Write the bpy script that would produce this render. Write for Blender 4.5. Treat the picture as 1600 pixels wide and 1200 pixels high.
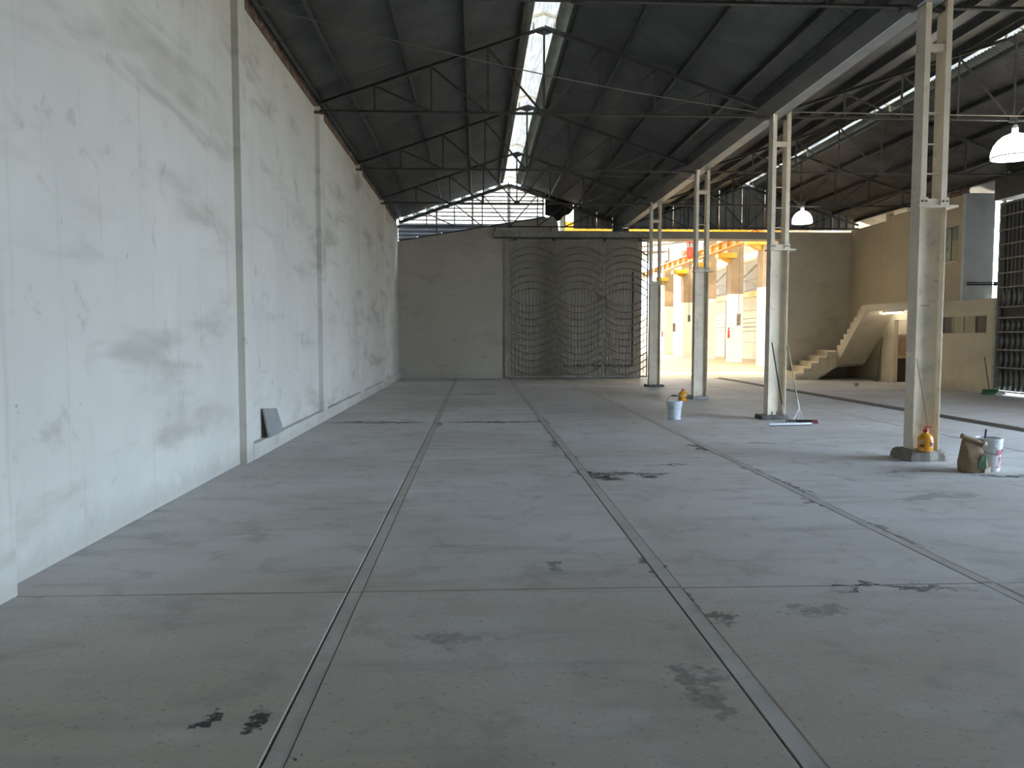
import bpy, math, random
from mathutils import Vector, Matrix
random.seed(7)
S = bpy.context.scene
COL = S.collection
for o in list(bpy.data.objects):
    bpy.data.objects.remove(o)

# ------------------------------------------------------------------ camera
F_PX, EYE = 1200.0, 1.64
YAW, PITCH = math.radians(2.624), math.radians(-3.525)
cam = bpy.data.cameras.new('camera')
cam.sensor_fit = 'HORIZONTAL'; cam.sensor_width = 36.0
cam.lens = F_PX / 1600.0 * 36.0
cam.clip_start = 0.05; cam.clip_end = 500
camo = bpy.data.objects.new('camera', cam); COL.objects.link(camo)
camo.location = (0, 0, EYE)
camo.rotation_euler = (math.pi / 2 + PITCH, 0, -YAW)
S.camera = camo

# ------------------------------------------------------------------ world, sun, exposure
W = bpy.data.worlds.new('sky'); S.world = W; W.use_nodes = True
nt = W.node_tree; nt.nodes.clear()
sky = nt.nodes.new('ShaderNodeTexSky'); sky.sky_type = 'NISHITA'
sky.sun_disc = False; sky.sun_elevation = math.radians(48); sky.sun_rotation = math.radians(200)
sky.air_density = 1.2; sky.dust_density = 2.5; sky.ozone_density = 1.0
mixw = nt.nodes.new('ShaderNodeMix'); mixw.data_type = 'RGBA'
mixw.inputs[0].default_value = 0.72
mulw = nt.nodes.new('ShaderNodeVectorMath'); mulw.operation = 'SCALE'; mulw.inputs['Scale'].default_value = 0.10
nt.links.new(sky.outputs[0], mulw.inputs[0])
nt.links.new(mulw.outputs[0], mixw.inputs[6])
mixw.inputs[7].default_value = (0.72, 0.92, 1.20, 1)
bg = nt.nodes.new('ShaderNodeBackground'); bg.inputs[1].default_value = 1.0
wo = nt.nodes.new('ShaderNodeOutputWorld')
nt.links.new(mixw.outputs[2], bg.inputs[0]); nt.links.new(bg.outputs[0], wo.inputs[0])

sun = bpy.data.lights.new('sun', 'SUN'); sun.energy = 1.8; sun.angle = math.radians(6); sun.color = (1, .88, .70)
suno = bpy.data.objects.new('sun', sun); COL.objects.link(suno)
suno.rotation_euler = Vector((0.35, 0.42, -0.84)).to_track_quat('-Z', 'Y').to_euler()

def portal(name, loc, size, direction):
    l = bpy.data.lights.new(name, 'AREA'); l.shape = 'RECTANGLE'; l.size, l.size_y = size
    l.cycles.is_portal = True
    o = bpy.data.objects.new(name, l); COL.objects.link(o); o.location = loc
    o.rotation_euler = Vector(direction).to_track_quat('-Z', 'Z').to_euler()
portal('doorway_daylight', (15.25, 7.9, 2.75), (7.2, 5.4), (-1, 0, 0))

S.view_settings.view_transform = 'Standard'
S.view_settings.look = 'None'
S.view_settings.exposure = 4.55
S.view_settings.gamma = 1.0
S.view_settings.use_curve_mapping = False
S.cycles.max_bounces = 6; S.cycles.diffuse_bounces = 4; S.cycles.glossy_bounces = 2; S.cycles.transmission_bounces = 3
S.cycles.caustics_reflective = False; S.cycles.caustics_refractive = False
S.cycles.sample_clamp_indirect = 6.0

# ------------------------------------------------------------------ material helpers
def newmat(name):
    m = bpy.data.materials.new(name); m.use_nodes = True
    t = m.node_tree; t.nodes.clear()
    out = t.nodes.new('ShaderNodeOutputMaterial'); b = t.nodes.new('ShaderNodeBsdfPrincipled')
    t.links.new(b.outputs[0], out.inputs[0])
    return m, t, b, out

class N:
    """small node-building shorthand"""
    def __init__(s, t): s.t = t
    def __call__(s, typ, **kw):
        n = s.t.nodes.new(typ)
        for k, v in kw.items(): setattr(n, k, v)
        return n
    def link(s, a, b): s.t.links.new(a, b)
    def val(s, sock, v):
        if hasattr(v, 'is_output'): s.t.links.new(v, sock)
        else: sock.default_value = v
    def math(s, op, a, b=0.0, clamp=False):
        n = s('ShaderNodeMath', operation=op, use_clamp=clamp); s.val(n.inputs[0], a); s.val(n.inputs[1], b); return n.outputs[0]
    def mix(s, f, a, b):
        n = s('ShaderNodeMix', data_type='RGBA'); s.val(n.inputs[0], f)
        for i, c in ((6, a), (7, b)):
            s.val(n.inputs[i], c if hasattr(c, 'is_output') else (*c, 1))
        return n.outputs[2]
    def ramp(s, f, lo, hi):
        n = s('ShaderNodeMapRange', interpolation_type='SMOOTHSTEP'); s.val(n.inputs[0], f)
        n.inputs[1].default_value = lo; n.inputs[2].default_value = hi; return n.outputs[0]
    def pos(s): return s('ShaderNodeNewGeometry').outputs['Position']
    def mapv(s, v, loc=(0, 0, 0), rot=(0, 0, 0), sc=(1, 1, 1), typ='POINT'):
        n = s('ShaderNodeMapping', vector_type=typ); s.link(v, n.inputs[0])
        n.inputs[1].default_value = loc; n.inputs[2].default_value = rot; n.inputs[3].default_value = sc; return n.outputs[0]
    def noise(s, v, scale, detail=3, rough=.55, dist=0):
        detail = min(detail, 3.5)
        n = s('ShaderNodeTexNoise'); s.link(v, n.inputs['Vector']); n.inputs['Scale'].default_value = scale
        n.inputs['Detail'].default_value = detail; n.inputs['Roughness'].default_value = rough; n.inputs['Distortion'].default_value = dist
        return n.outputs['Fac']
    def sep(s, v):
        n = s('ShaderNodeSeparateXYZ'); s.link(v, n.inputs[0]); return n.outputs
    def bump(s, h, strength, dist, b):
        n = s('ShaderNodeBump'); n.inputs['Strength'].default_value = strength; n.inputs['Distance'].default_value = dist
        s.link(h, n.inputs['Height']); s.link(n.outputs[0], b.inputs['Normal'])

def pm(name, col, rough=.6, metal=0.0, var=.18, scale=4.0, dirt=None, dirt_amt=.3, bump=0.0, fine=40.0, spec=.4):
    """painted / plain surface with tonal variation, optional dirt colour and fine relief"""
    m, t, b, out = newmat(name); n = N(t); p = n.pos()
    f1 = n.noise(p, scale, 5)
    dark = tuple(c * (1 - var) for c in col); light = tuple(min(1, c * (1 + var * .6)) for c in col)
    c = n.mix(n.ramp(f1, .3, .7), dark, light)
    if dirt:
        f2 = n.noise(n.mapv(p, loc=(3, 7, 1)), scale * 2.3, 6, .65)
        c = n.mix(n.math('MULTIPLY', n.ramp(f2, .52, .72), dirt_amt), c, dirt)
    n.link(c, b.inputs['Base Color'])
    b.inputs['Roughness'].default_value = rough; b.inputs['Metallic'].default_value = metal
    b.inputs['Specular IOR Level'].default_value = spec
    if bump: n.bump(n.noise(p, fine, 3), bump, .01, b)
    return m

def emat(name, col, strength):
    m, t, b, out = newmat(name)
    b.inputs['Base Color'].default_value = (*col, 1); b.inputs['Emission Color'].default_value = (*col, 1)
    b.inputs['Emission Strength'].default_value = strength; b.inputs['Roughness'].default_value = .4
    return m

def translucent(name, col, amt, scale=6):
    m, t, b, out = newmat(name); n = N(t)
    f = n.noise(n.mapv(n.pos(), sc=(4, .35, 4)), scale, 4)
    c = n.mix(n.ramp(f, .35, .65), tuple(x * .6 for x in col), col)
    n.link(c, b.inputs['Base Color']); b.inputs['Roughness'].default_value = .5
    tr = n('ShaderNodeBsdfTranslucent'); n.link(c, tr.inputs[0])
    mx = n('ShaderNodeMixShader'); mx.inputs[0].default_value = amt
    n.link(b.outputs[0], mx.inputs[1]); n.link(tr.outputs[0], mx.inputs[2]); n.link(mx.outputs[0], out.inputs[0])
    return m

# floor: poured concrete with streaks, speckle and tar stains of their own shape
def floor_material(x0, x1, y0, y1):
    m, t, b, out = newmat('concrete_floor'); n = N(t); p = n.pos()
    big = n.noise(p, .45, 4)
    near_slab = y0 < 3
    tone = .90 if x0 > 7 else .97      # right-hand slabs coloured darker to offset the strong daylight there
    dust = n.math('SUBTRACT', 1.0, n.ramp(n.math('ADD', n.sep(p)[1], n.math('MULTIPLY', n.math('SUBTRACT', big, .5), 6.0)), 1.5, 7.5))   # browner and darker towards the near end
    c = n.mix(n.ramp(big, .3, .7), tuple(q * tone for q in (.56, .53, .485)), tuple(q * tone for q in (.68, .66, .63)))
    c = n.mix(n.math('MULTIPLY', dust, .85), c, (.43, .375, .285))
    streak = n.noise(n.mapv(p, sc=(.55, 3.2, 1)), 1.3, 6, .62)
    c = n.mix(n.math('MULTIPLY', n.ramp(streak, .5, .78), .5), c, (.30, .285, .26))
    blot = n.noise(n.mapv(p, loc=(9, 2, 0)), 2.6, 6, .68, .4)
    c = n.mix(n.math('MULTIPLY', n.ramp(blot, .50, .72), .42), c, (.27, .245, .21))
    lightb = n.noise(n.mapv(p, loc=(-4, 12, 0), sc=(1, 1.8, 1)), 1.1, 5, .6)
    c = n.mix(n.math('MULTIPLY', n.ramp(lightb, .55, .75), .35), c, (.66, .655, .64))
    spk = n.noise(p, 30, 3.5, .75)
    c = n.mix(n.math('MULTIPLY', n.ramp(spk, .57 if near_slab else .60, .70), .6), c, (.15, .13, .10))
    # irregular edge for every stain
    wob = n('ShaderNodeTexNoise'); n.link(p, wob.inputs['Vector']); wob.inputs['Scale'].default_value = 3.2; wob.inputs['Detail'].default_value = 4
    wob.inputs['Roughness'].default_value = .7
    wv = n('ShaderNodeVectorMath', operation='MULTIPLY_ADD'); n.link(wob.outputs['Color'], wv.inputs[0])
    wv.inputs[1].default_value = (.55, .7, 0); n.link(p, wv.inputs[2])
    wp = n('ShaderNodeVectorMath', operation='SUBTRACT'); n.link(wv.outputs[0], wp.inputs[0]); wp.inputs[1].default_value = (.275, .35, 0)
    # x, y, radius x, radius y, rotation, strength
    stains = [(1.27, 10.36, .10, .22, .2, .95), (1.42, 8.95, .16, .38, .5, 1.0), (1.72, 9.05, .28, .10, 0, .8), (2.0, 8.82, .12, .13, 0, .95),
              (2.12, 9.0, .25, .10, 0, .7), (2.40, 9.66, .36, .035, 0, 1.0), (1.20, 11.7, .06, .40, 0, .9), (3.33, 11.1, .10, .42, .1, .9),
              (1.05, 3.52, .09, .20, .3, .5), (1.06, 3.30, .09, .09, 0, .4), (1.42, 4.35, .07, .10, -.5, .7), (2.05, 4.42, .20, .08, 0, .45),
              (-1.15, 3.2, .03, .08, -.5, .95), (-.93, 3.24, .05, .08, -.3, .95), (-.78, 2.95, .05, .05, 0, .95), (.55, 5.46, .05, .09, 0, .6),
              (2.75, 4.83, .45, .04, 0, .85), (3.42, 8.6, .07, .9, .06, .75), (3.36, 7.35, .05, .22, .3, .8), (1.29, 5.1, .06, .55, .06, .8),
              (-1.9, 14.75, .85, .20, 0, .8), (.35, 14.72, .95, .13, 0, .95), (-.75, 14.4, .06, .6, 0, .7), (1.28, 15.0, .08, .7, 0, .85),
              (-.12, 4.1, .16, .10, 0, .35), (3.45, 6.2, .05, .5, .1, .6), (1.25, 13.0, .04, 1.6, 0, .5), (4.4, 11.6, .3, .08, 0, .4),
              (5.3, 9.05, .5, .06, 0, .55), (6.2, 8.7, .35, .09, 0, .9), (.1, 22.0, .5, .25, 0, .4), (4.7, 7.6, .5, .12, .3, .4), (5.6, 6.4, .4, .3, .2, .3)]
    stot = None
    stains = [q for q in stains if x0 - q[2] - .5 < q[0] < x1 + q[2] + .5 and y0 - q[3] - .5 < q[1] < y1 + q[3] + .5]
    for x, y, rx, ry, a, k in stains:
        v = n.mapv(wp.outputs[0], loc=(x, y, 0), rot=(0, 0, a), sc=(rx, ry, 1e3), typ='TEXTURE')
        ln = n('ShaderNodeVectorMath', operation='LENGTH'); n.link(v, ln.inputs[0])
        f = n.math('MULTIPLY', n.math('SUBTRACT', 1.0, n.ramp(ln.outputs['Value'], .75, 1.25)), k)
        stot = f if stot is None else n.math('MAXIMUM', stot, f)
    grit = n.noise(p, 9, 5, .7)
    if stot is not None:
        stot = n.math('MULTIPLY', stot, n.ramp(grit, .30, .55))
        c = n.mix(stot, c, (.035, .036, .036))
    n.link(c, b.inputs['Base Color'])
    n.link(n.math('ADD', .50, n.math('MULTIPLY', streak, .25)), b.inputs['Roughness'])
    b.inputs['Specular IOR Level'].default_value = .35
    n.bump(n.noise(p, 20, 2), .15, .01, b)
    return m

def wall_material(name, base, grime, amt, floorline=.35):
    m, t, b, out = newmat(name); n = N(t); p = n.pos()
    f = n.noise(p, .8, 5)
    c = n.mix(n.ramp(f, .3, .7), tuple(x * .92 for x in base), base)
    diag = n.noise(n.mapv(p, rot=(.75, 0, 0), sc=(1, .45, 1.9)), .9, 7, .62, .3)
    c = n.mix(n.math('MULTIPLY', n.ramp(diag, .50, .74), amt), c, grime)
    blot = n.noise(n.mapv(p, loc=(5, 1, 8)), 2.2, 7, .7, .5)
    c = n.mix(n.math('MULTIPLY', n.ramp(blot, .58, .75), amt * .8), c, grime)
    run = n.noise(n.mapv(p, sc=(5, 5, .22)), 1.5, 5, .6)
    c = n.mix(n.math('MULTIPLY', n.ramp(run, .55, .75), amt * .35), c, tuple(x * .9 for x in grime))
    spk = n.noise(p, 11, 3, .75)
    c = n.mix(n.math('MULTIPLY', n.ramp(spk, .70, .76), .6), c, (.16, .15, .13))
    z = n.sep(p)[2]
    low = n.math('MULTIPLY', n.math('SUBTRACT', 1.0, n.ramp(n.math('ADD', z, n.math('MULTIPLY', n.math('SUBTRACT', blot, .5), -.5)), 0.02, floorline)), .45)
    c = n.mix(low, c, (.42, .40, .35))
    n.link(c, b.inputs['Base Color']); b.inputs['Roughness'].default_value = .85; b.inputs['Specular IOR Level'].default_value = .25
    n.bump(n.noise(p, 9, 2.5), .25, .012, b)
    return m

M = {}
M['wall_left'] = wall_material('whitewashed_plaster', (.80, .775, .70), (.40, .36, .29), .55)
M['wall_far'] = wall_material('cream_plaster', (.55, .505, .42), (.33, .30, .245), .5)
M['wall_upper'] = wall_material('upper_office_plaster', (.63, .525, .365), (.46, .385, .265), .3)
M['wall_office'] = wall_material('office_plaster', (.76, .67, .50), (.54, .47, .345), .35)
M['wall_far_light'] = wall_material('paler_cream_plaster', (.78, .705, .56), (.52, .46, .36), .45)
M['joint'] = pm('joint_mortar', (.50, .47, .42), .8, var=.12, scale=2, dirt=(.3, .27, .22), dirt_amt=.4, bump=.3)
M['subgrade'] = pm('dark_joint_gap', (.09, .085, .075), .95)
M['roof'] = pm('weathered_zinc_sheet', (.115, .115, .105), .36, .35, .22, 1.2, (.06, .06, .055), .6, spec=.8)
M['roof2'] = pm('rusty_zinc_sheet', (.135, .12, .10), .4, .3, .25, 1.1, (.09, .065, .045), .6)
M['steel'] = pm('dark_truss_steel', (.085, .082, .075), .6, .2, .2, 5, (.12, .07, .045), .5)
M['purlin'] = pm('purlin_steel', (.085, .085, .08), .55, .3, .2, 3)
M['redsteel'] = pm('rusty_rafter_steel', (.20, .12, .09), .7, .1, .25, 4)
M['gutter'] = pm('gutter_sheet', (.34, .34, .33), .5, .3, .12, 2, (.25, .24, .22), .4)
M['gutterside'] = pm('dull_gutter_side', (.105, .105, .10), .6, .2, .2, 2)
M['flash'] = pm('eave_flashing', (.25, .25, .2), .5, .4, .2, 2)
M['cream'] = pm('cream_column_paint', (.86, .755, .585), .55, 0, .10, 2.5, (.36, .31, .24), .35, bump=.08)
M['basemetal'] = pm('dirty_base_plate', (.12, .115, .105), .7, .1, .3, 6, (.25, .24, .2), .5)
M['greyblock'] = pm('grey_base_block', (.36, .36, .34), .8, 0, .2, 6)
M['mortar'] = pm('rough_mortar', (.30, .275, .23), .95, 0, .3, 7, (.16, .14, .115), .6, bump=.6, fine=22)
M['gate'] = pm('weathered_gate_paint', (.36, .34, .295), .7, .1, .25, 4, (.20, .165, .13), .6)
M['gatearc'] = pm('rusty_gate_arc', (.235, .20, .155), .75, .1, .3, 5)
M['gatevert'] = pm('pale_gate_bar', (.44, .41, .35), .7, .1, .2, 4)
M['gatedark'] = pm('dark_brace_steel', (.06, .057, .05), .7)  # dark steel for braces, backing sheet and scratches
M['brick'] = pm('fired_brick', (.22, .14, .095), .9, 0, .35, 9, (.40, .36, .30), .6, bump=.3)
M['sheetdark'] = pm('gable_cladding_sheet', (.27, .275, .26), .55, .3, .2, 2, (.14, .135, .12), .5)
M['flap'] = pm('torn_black_sheet', (.03, .03, .028), .8)
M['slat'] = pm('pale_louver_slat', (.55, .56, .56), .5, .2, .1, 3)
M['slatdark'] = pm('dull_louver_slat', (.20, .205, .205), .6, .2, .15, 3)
M['cap'] = translucent('fibreglass_ridge_cap', (.17, .17, .155), .25)
M['fibreslat'] = translucent('fibreglass_louver', (.76, .76, .73), .70, 3)
M['oldlight'] = translucent('dirty_rooflight_sheet', (.09, .08, .055), .16, 3)
M['yellow'] = pm('crane_yellow_paint', (.72, .40, .03), .45, 0, .12, 2, (.45, .22, .02), .4)
M['crane_orange'] = pm('runway_orange_paint', (.80, .42, .10), .45, 0, .12, 2)
M['tan'] = pm('raw_concrete', (.36, .265, .165), .85, 0, .15, 2, (.33, .26, .18), .5)
M['whitepaint'] = pm('white_column_paint', (.86, .82, .72), .7, 0, .05, 2)
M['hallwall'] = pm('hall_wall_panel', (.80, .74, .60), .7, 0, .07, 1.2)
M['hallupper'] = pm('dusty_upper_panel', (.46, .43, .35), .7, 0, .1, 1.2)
M['hallfloor'] = pm('hall_concrete_floor', (.52, .40, .245), .7, 0, .15, .8, (.38, .29, .18), .4)
M['greymetal'] = pm('grey_bracing_steel', (.26, .22, .17), .5, .2, .15, 3)
M['white'] = pm('white_enamel', (.82, .82, .80), .4, 0, .05, 3)
M['red'] = pm('red_hoist_paint', (.62, .07, .04), .45, 0, .12, 5)
M['black'] = pm('black_rubber', (.02, .02, .022), .6)
M['wood'] = pm('pale_wood_handle', (.46, .37, .25), .6, 0, .2, 9)
M['alu'] = pm('aluminium', (.62, .63, .64), .38, .6, .1, 8)
M['glassdark'] = pm('dark_window_glass', (.03, .024, .02), .25, spec=.12)
M['glasscream'] = pm('curtained_pane', (.46, .43, .26), .4, 0, .08, 3, spec=.12)
M['glassreflect'] = pm('green_reflection_pane', (.26, .31, .27), .25, 0, .4, 3, spec=.2)  # green tint painted in for reflections on the panes
M['winframe'] = pm('window_frame_metal', (.30, .28, .24), .5, .3, .1, 5)
M['winframe2'] = pm('cream_window_frame', (.58, .55, .46), .5, 0, .1, 5)
M['stairs'] = wall_material('stair_concrete_paint', (.72, .635, .475), (.46, .395, .29), .45, .2)
M['orange'] = pm('orange_plastic', (.85, .36, .015), .3, 0, .08, 8, spec=.5)
M['redcap'] = pm('red_plastic', (.60, .05, .03), .35, 0, .1, 10)
M['labelwhite'] = pm('bottle_label', (.70, .62, .45), .5, 0, .3, 40, (.35, .15, .05), .7)
M['labeldark'] = pm('bottle_label_dark', (.20, .07, .03), .5, 0, .3, 40)
M['bucket'] = pm('white_bucket_plastic', (.74, .76, .76), .45, 0, .06, 6, (.5, .47, .42), .5)
M['bucketdirty'] = pm('splattered_bucket', (.66, .71, .74), .5, 0, .1, 8, (.16, .21, .25), .95)
M['bucketin'] = pm('bucket_inside', (.20, .21, .22), .7)
M['redprint'] = pm('red_print', (.70, .10, .14), .5, 0, .25, 30, (.75, .72, .72), .9)
M['paper'] = pm('kraft_paper', (.30, .205, .12), .85, 0, .2, 10, (.20, .13, .08), .5, bump=.3, fine=25)
M['green'] = pm('green_print', (.035, .10, .03), .6, 0, .35, 14, (.03, .08, .03), .6)
M['palepaper'] = pm('pale_paper_edge', (.62, .55, .44), .8)
M['board'] = pm('grey_board', (.36, .36, .345), .8, 0, .08, 4)
M['cable'] = pm('cable_sheath', (.16, .15, .13), .7)
M['ground'] = pm('yard_ground', (.27, .215, .125), .95, 0, .25, .3, (.14, .13, .10), .5)
M['pale_blue'] = pm('pale_plaster', (.66, .67, .67), .8, 0, .08, 2)
M['terracotta'] = pm('bare_brickwork', (.40, .27, .19), .9, 0, .2, 5)
M['countertop'] = pm('counter_top', (.55, .42, .27), .6, 0, .1, 5)
M['darkwood'] = pm('dark_cupboard', (.06, .045, .035), .7)
M['lamp'] = emat('lamp_glow', (1, .985, .96), .42)
M['lamprim'] = pm('lamp_rim_acrylic', (.80, .80, .78), .35)
M['tube'] = emat('tube_glow', (1, .93, .82), .9)
M['glove'] = pm('maroon_cloth', (.20, .03, .045), .8)
M['broom'] = pm('green_bristles', (.06, .17, .07), .8)
M['plasticbag'] = pm('white_plastic', (.75, .77, .78), .4)
M['wall_dark'] = pm('dull_plaster', (.40, .37, .31), .9)  # dull plaster of the near, side and upper back walls

# ------------------------------------------------------------------ mesh helpers
ORIG = {}
def V(*a): return Vector(a)
class B:
    def __init__(s): s.v = []; s.f = []
    def add(s, vs, fs):
        k = len(s.v); s.v += [Vector(v) for v in vs]; s.f += [[i + k for i in f] for f in fs]; return s
    def box(s, x0, x1, y0, y1, z0, z1):
        return s.add([(x0, y0, z0), (x1, y0, z0), (x1, y1, z0), (x0, y1, z0), (x0, y0, z1), (x1, y0, z1), (x1, y1, z1), (x0, y1, z1)],
                     [(0, 3, 2, 1), (4, 5, 6, 7), (0, 1, 5, 4), (1, 2, 6, 5), (2, 3, 7, 6), (3, 0, 4, 7)])
    def bar(s, p, q, w, h, up=(0, 0, 1)):
        p, q = Vector(p), Vector(q); d = (q - p).normalized(); u = Vector(up)
        if abs(d.dot(u)) > .99: u = Vector((0, 1, 0))
        a = d.cross(u).normalized(); u = a.cross(d).normalized(); a = a * w / 2; u = u * h / 2
        vs = [p - a - u, p + a - u, p + a + u, p - a + u, q - a - u, q + a - u, q + a + u, q - a + u]
        return s.add(vs, [(0, 3, 2, 1)[::-1], (4, 5, 6, 7)[::-1], (0, 1, 5, 4)[::-1], (1, 2, 6, 5)[::-1], (2, 3, 7, 6)[::-1], (3, 0, 4, 7)[::-1]])
    def angle(s, p, q, w, th, up=(0, 0, 1)):
        """L-section bar"""
        p, q = Vector(p), Vector(q); d = (q - p).normalized(); u = Vector(up)
        if abs(d.dot(u)) > .99: u = Vector((0, 1, 0))
        a = d.cross(u).normalized(); u = a.cross(d).normalized()
        prof = [(0, 0), (w, 0), (w, th), (th, th), (th, w), (0, w)]
        vs = [e + a * (x - w / 2) + u * (y - w / 2) for e in (p, q) for x, y in prof]
        fs = [(0, 1, 2, 3, 4, 5), (11, 10, 9, 8, 7, 6)] + [(i, i + 6, (i + 1) % 6 + 6, (i + 1) % 6) for i in range(6)]
        return s.add(vs, fs)
    def channel(s, p, q, w, h, th, up=(0, 0, 1)):
        """C-section bar: web on one side, two flanges"""
        p, q = Vector(p), Vector(q); d = (q - p).normalized(); u = Vector(up)
        a = d.cross(u).normalized(); u = a.cross(d).normalized()
        prof = [(0, 0), (w, 0), (w, th), (th, th), (th, h - th), (w, h - th), (w, h), (0, h)]
        vs = [e + a * (x - w / 2) + u * (y - h / 2) for e in (p, q) for x, y in prof]
        fs = [tuple(range(8)), tuple(range(15, 7, -1))] + [(i, i + 8, (i + 1) % 8 + 8, (i + 1) % 8) for i in range(8)]
        return s.add(vs, fs)
    def cyl(s, p, q, r0, r1=None, n=12, cap=True):
        r1 = r0 if r1 is None else r1; p, q = Vector(p), Vector(q); d = (q - p).normalized()
        u = Vector((0, 0, 1)) if abs(d.z) < .9 else Vector((1, 0, 0)); a = d.cross(u).normalized(); u = a.cross(d)
        vs = [e + (a * math.cos(2 * math.pi * i / n) + u * math.sin(2 * math.pi * i / n)) * r for e, r in ((p, r0), (q, r1)) for i in range(n)]
        fs = [(i, n + i, n + (i + 1) % n, (i + 1) % n) for i in range(n)]
        if cap: fs += [tuple(range(n)), tuple(range(2 * n - 1, n - 1, -1))]
        return s.add(vs, fs)
    def path(s, pts, r, n=6):
        for a, b in zip(pts, pts[1:]): s.cyl(a, b, r, r, n)
        return s
    def lathe(s, prof, c=(0, 0, 0), n=24, sx=1.0, sy=1.0, caps=True):
        cx, cy, cz = c; k = len(prof)
        vs = [(cx + r * sx * math.cos(2 * math.pi * i / n), cy + r * sy * math.sin(2 * math.pi * i / n), cz + z) for r, z in prof for i in range(n)]
        fs = [(j * n + i, j * n + (i + 1) % n, (j + 1) * n + (i + 1) % n, (j + 1) * n + i) for j in range(k - 1) for i in range(n)]
        if caps: fs += [tuple(range(n - 1, -1, -1)), tuple((k - 1) * n + i for i in range(n))]
        return s.add(vs, fs)
    def prism(s, poly, axis, a, b):
        """extrude a 2-D polygon along an axis: 'x' -> poly in (y,z), 'y' -> (x,z), 'z' -> (x,y)"""
        def P3(u, v, w): return {'x': (w, u, v), 'y': (u, w, v), 'z': (u, v, w)}[axis]
        n = len(poly); vs = [P3(u, v, a) for u, v in poly] + [P3(u, v, b) for u, v in poly]
        fs = [tuple(range(n)), tuple(range(2 * n - 1, n - 1, -1))] + [(i, n + i, n + (i + 1) % n, (i + 1) % n)[::-1] for i in range(n)]
        return s.add(vs, fs)
    def build(s, name, mat, parent=None, origin=None, smooth=False):
        if parent is not None and origin is None: origin = ORIG[parent.name]
        if origin is None:
            lo = [min(v[i] for v in s.v) for i in range(3)]; hi = [max(v[i] for v in s.v) for i in range(3)]
            origin = Vector(((lo[0] + hi[0]) / 2, (lo[1] + hi[1]) / 2, lo[2]))
        origin = Vector(origin)
        me = bpy.data.meshes.new(name); me.from_pydata([v - origin for v in s.v], [], s.f)
        import bmesh
        bm = bmesh.new(); bm.from_mesh(me); bmesh.ops.recalc_face_normals(bm, faces=bm.faces[:]); bm.to_mesh(me); bm.free()
        me.materials.append(M[mat] if isinstance(mat, str) else mat)
        if smooth:
            for p in me.polygons: p.use_smooth = True
            try: me.set_sharp_from_angle(angle=math.radians(40))
            except Exception: pass
        o = bpy.data.objects.new(name, me); COL.objects.link(o); ORIG[o.name] = origin
        if parent is not None:
            o.parent = parent; o.location = origin - ORIG[parent.name]
        else: o.location = origin
        return o

def tag(o, label=None, cat=None, group=None, kind=None):
    if label: o['label'] = label
    if cat: o['category'] = cat
    if group: o['group'] = group
    if kind: o['kind'] = kind
    return o
def thing(name, loc, label, cat, group=None, kind=None):
    o = bpy.data.objects.new(name, None); COL.objects.link(o); o.location = loc; ORIG[o.name] = Vector(loc)
    o.empty_display_size = .2
    return tag(o, label, cat, group, kind)
def piece(src, parent, off):
    """another piece sharing the mesh of src, moved by off"""
    c = src.copy(); COL.objects.link(c); c.parent = parent; c.location = src.location + Vector(off)
    ORIG[c.name] = ORIG[src.name] + Vector(off); return c
def copy_tree(o, parent=None, loc=None):
    c = o.copy(); COL.objects.link(c); c.parent = parent
    if loc is not None: c.location = loc
    ORIG[c.name] = Vector(c.location) + (ORIG[parent.name] if parent else Vector())
    for ch in list(o.children): copy_tree(ch, c)
    return c
def jit(a): return random.uniform(-a, a)

# ================================================================== THE SETTING
Y_FAR, Y_NEAR, X_L, X_R = 30.4, -7.0, -2.97, 15.2
# ---- ground outside
tag(B().box(-70, 110, -60, 160, -.6, -.22).build('ground', 'ground'), 'bare pale yard ground around the warehouse', 'ground', kind='structure')

# ---- floor: poured slabs over a dark base, joints filled with mortar strips
fl = B().box(-3.4, 16.5, Y_NEAR - .3, Y_FAR + .3, -.22, -.045).build('floor', 'subgrade', origin=(0, 0, -.22))
tag(fl, 'grey concrete warehouse floor of long poured slabs with stained joints', 'floor', kind='structure')
g = .003
def slab(x0, x1, y0, y1, dz=0.0):
    bb = B(); bv = .006
    x0 += g; x1 -= g; y0 += g * 2; y1 -= g * 2
    bb.add([(x0, y0, -.06), (x1, y0, -.06), (x1, y1, -.06), (x0, y1, -.06),
            (x0, y0, dz - bv), (x1, y0, dz - bv), (x1, y1, dz - bv), (x0, y1, dz - bv),
            (x0 + bv, y0 + bv, dz), (x1 - bv, y0 + bv, dz), (x1 - bv, y1 - bv, dz), (x0 + bv, y1 - bv, dz)],
           [(3, 2, 1, 0), (0, 1, 5, 4), (1, 2, 6, 5), (2, 3, 7, 6), (3, 0, 4, 7), (4, 5, 9, 8), (5, 6, 10, 9), (6, 7, 11, 10), (7, 4, 8, 11), (8, 9, 10, 11)])
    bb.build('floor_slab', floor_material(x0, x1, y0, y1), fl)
xs = [(-3.12, -.835), (-.745, 1.235), (1.335, 3.36), (3.45, 7.79), (7.80, 9.40)]
ys = [[Y_NEAR, 4.9, 12.25, 14.55, 25.6, Y_FAR + .25], [Y_NEAR, 4.9, 14.6, 25.6, Y_FAR + .25], [Y_NEAR, 4.88, 14.6, 25.6, Y_FAR + .25],
      [Y_NEAR, 4.88, 14.35, 25.6, Y_FAR + .25], [Y_NEAR, 4.9, 14.4, 22.5, Y_FAR + .25]]
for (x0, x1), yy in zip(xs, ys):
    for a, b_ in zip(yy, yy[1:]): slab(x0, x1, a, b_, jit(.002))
for a, b_ in ((Y_NEAR, 4.9), (4.9, 14.4), (14.4, 22.5), (22.5, Y_FAR + .25)): slab(9.78, 16.4, a, b_, .012)
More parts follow.
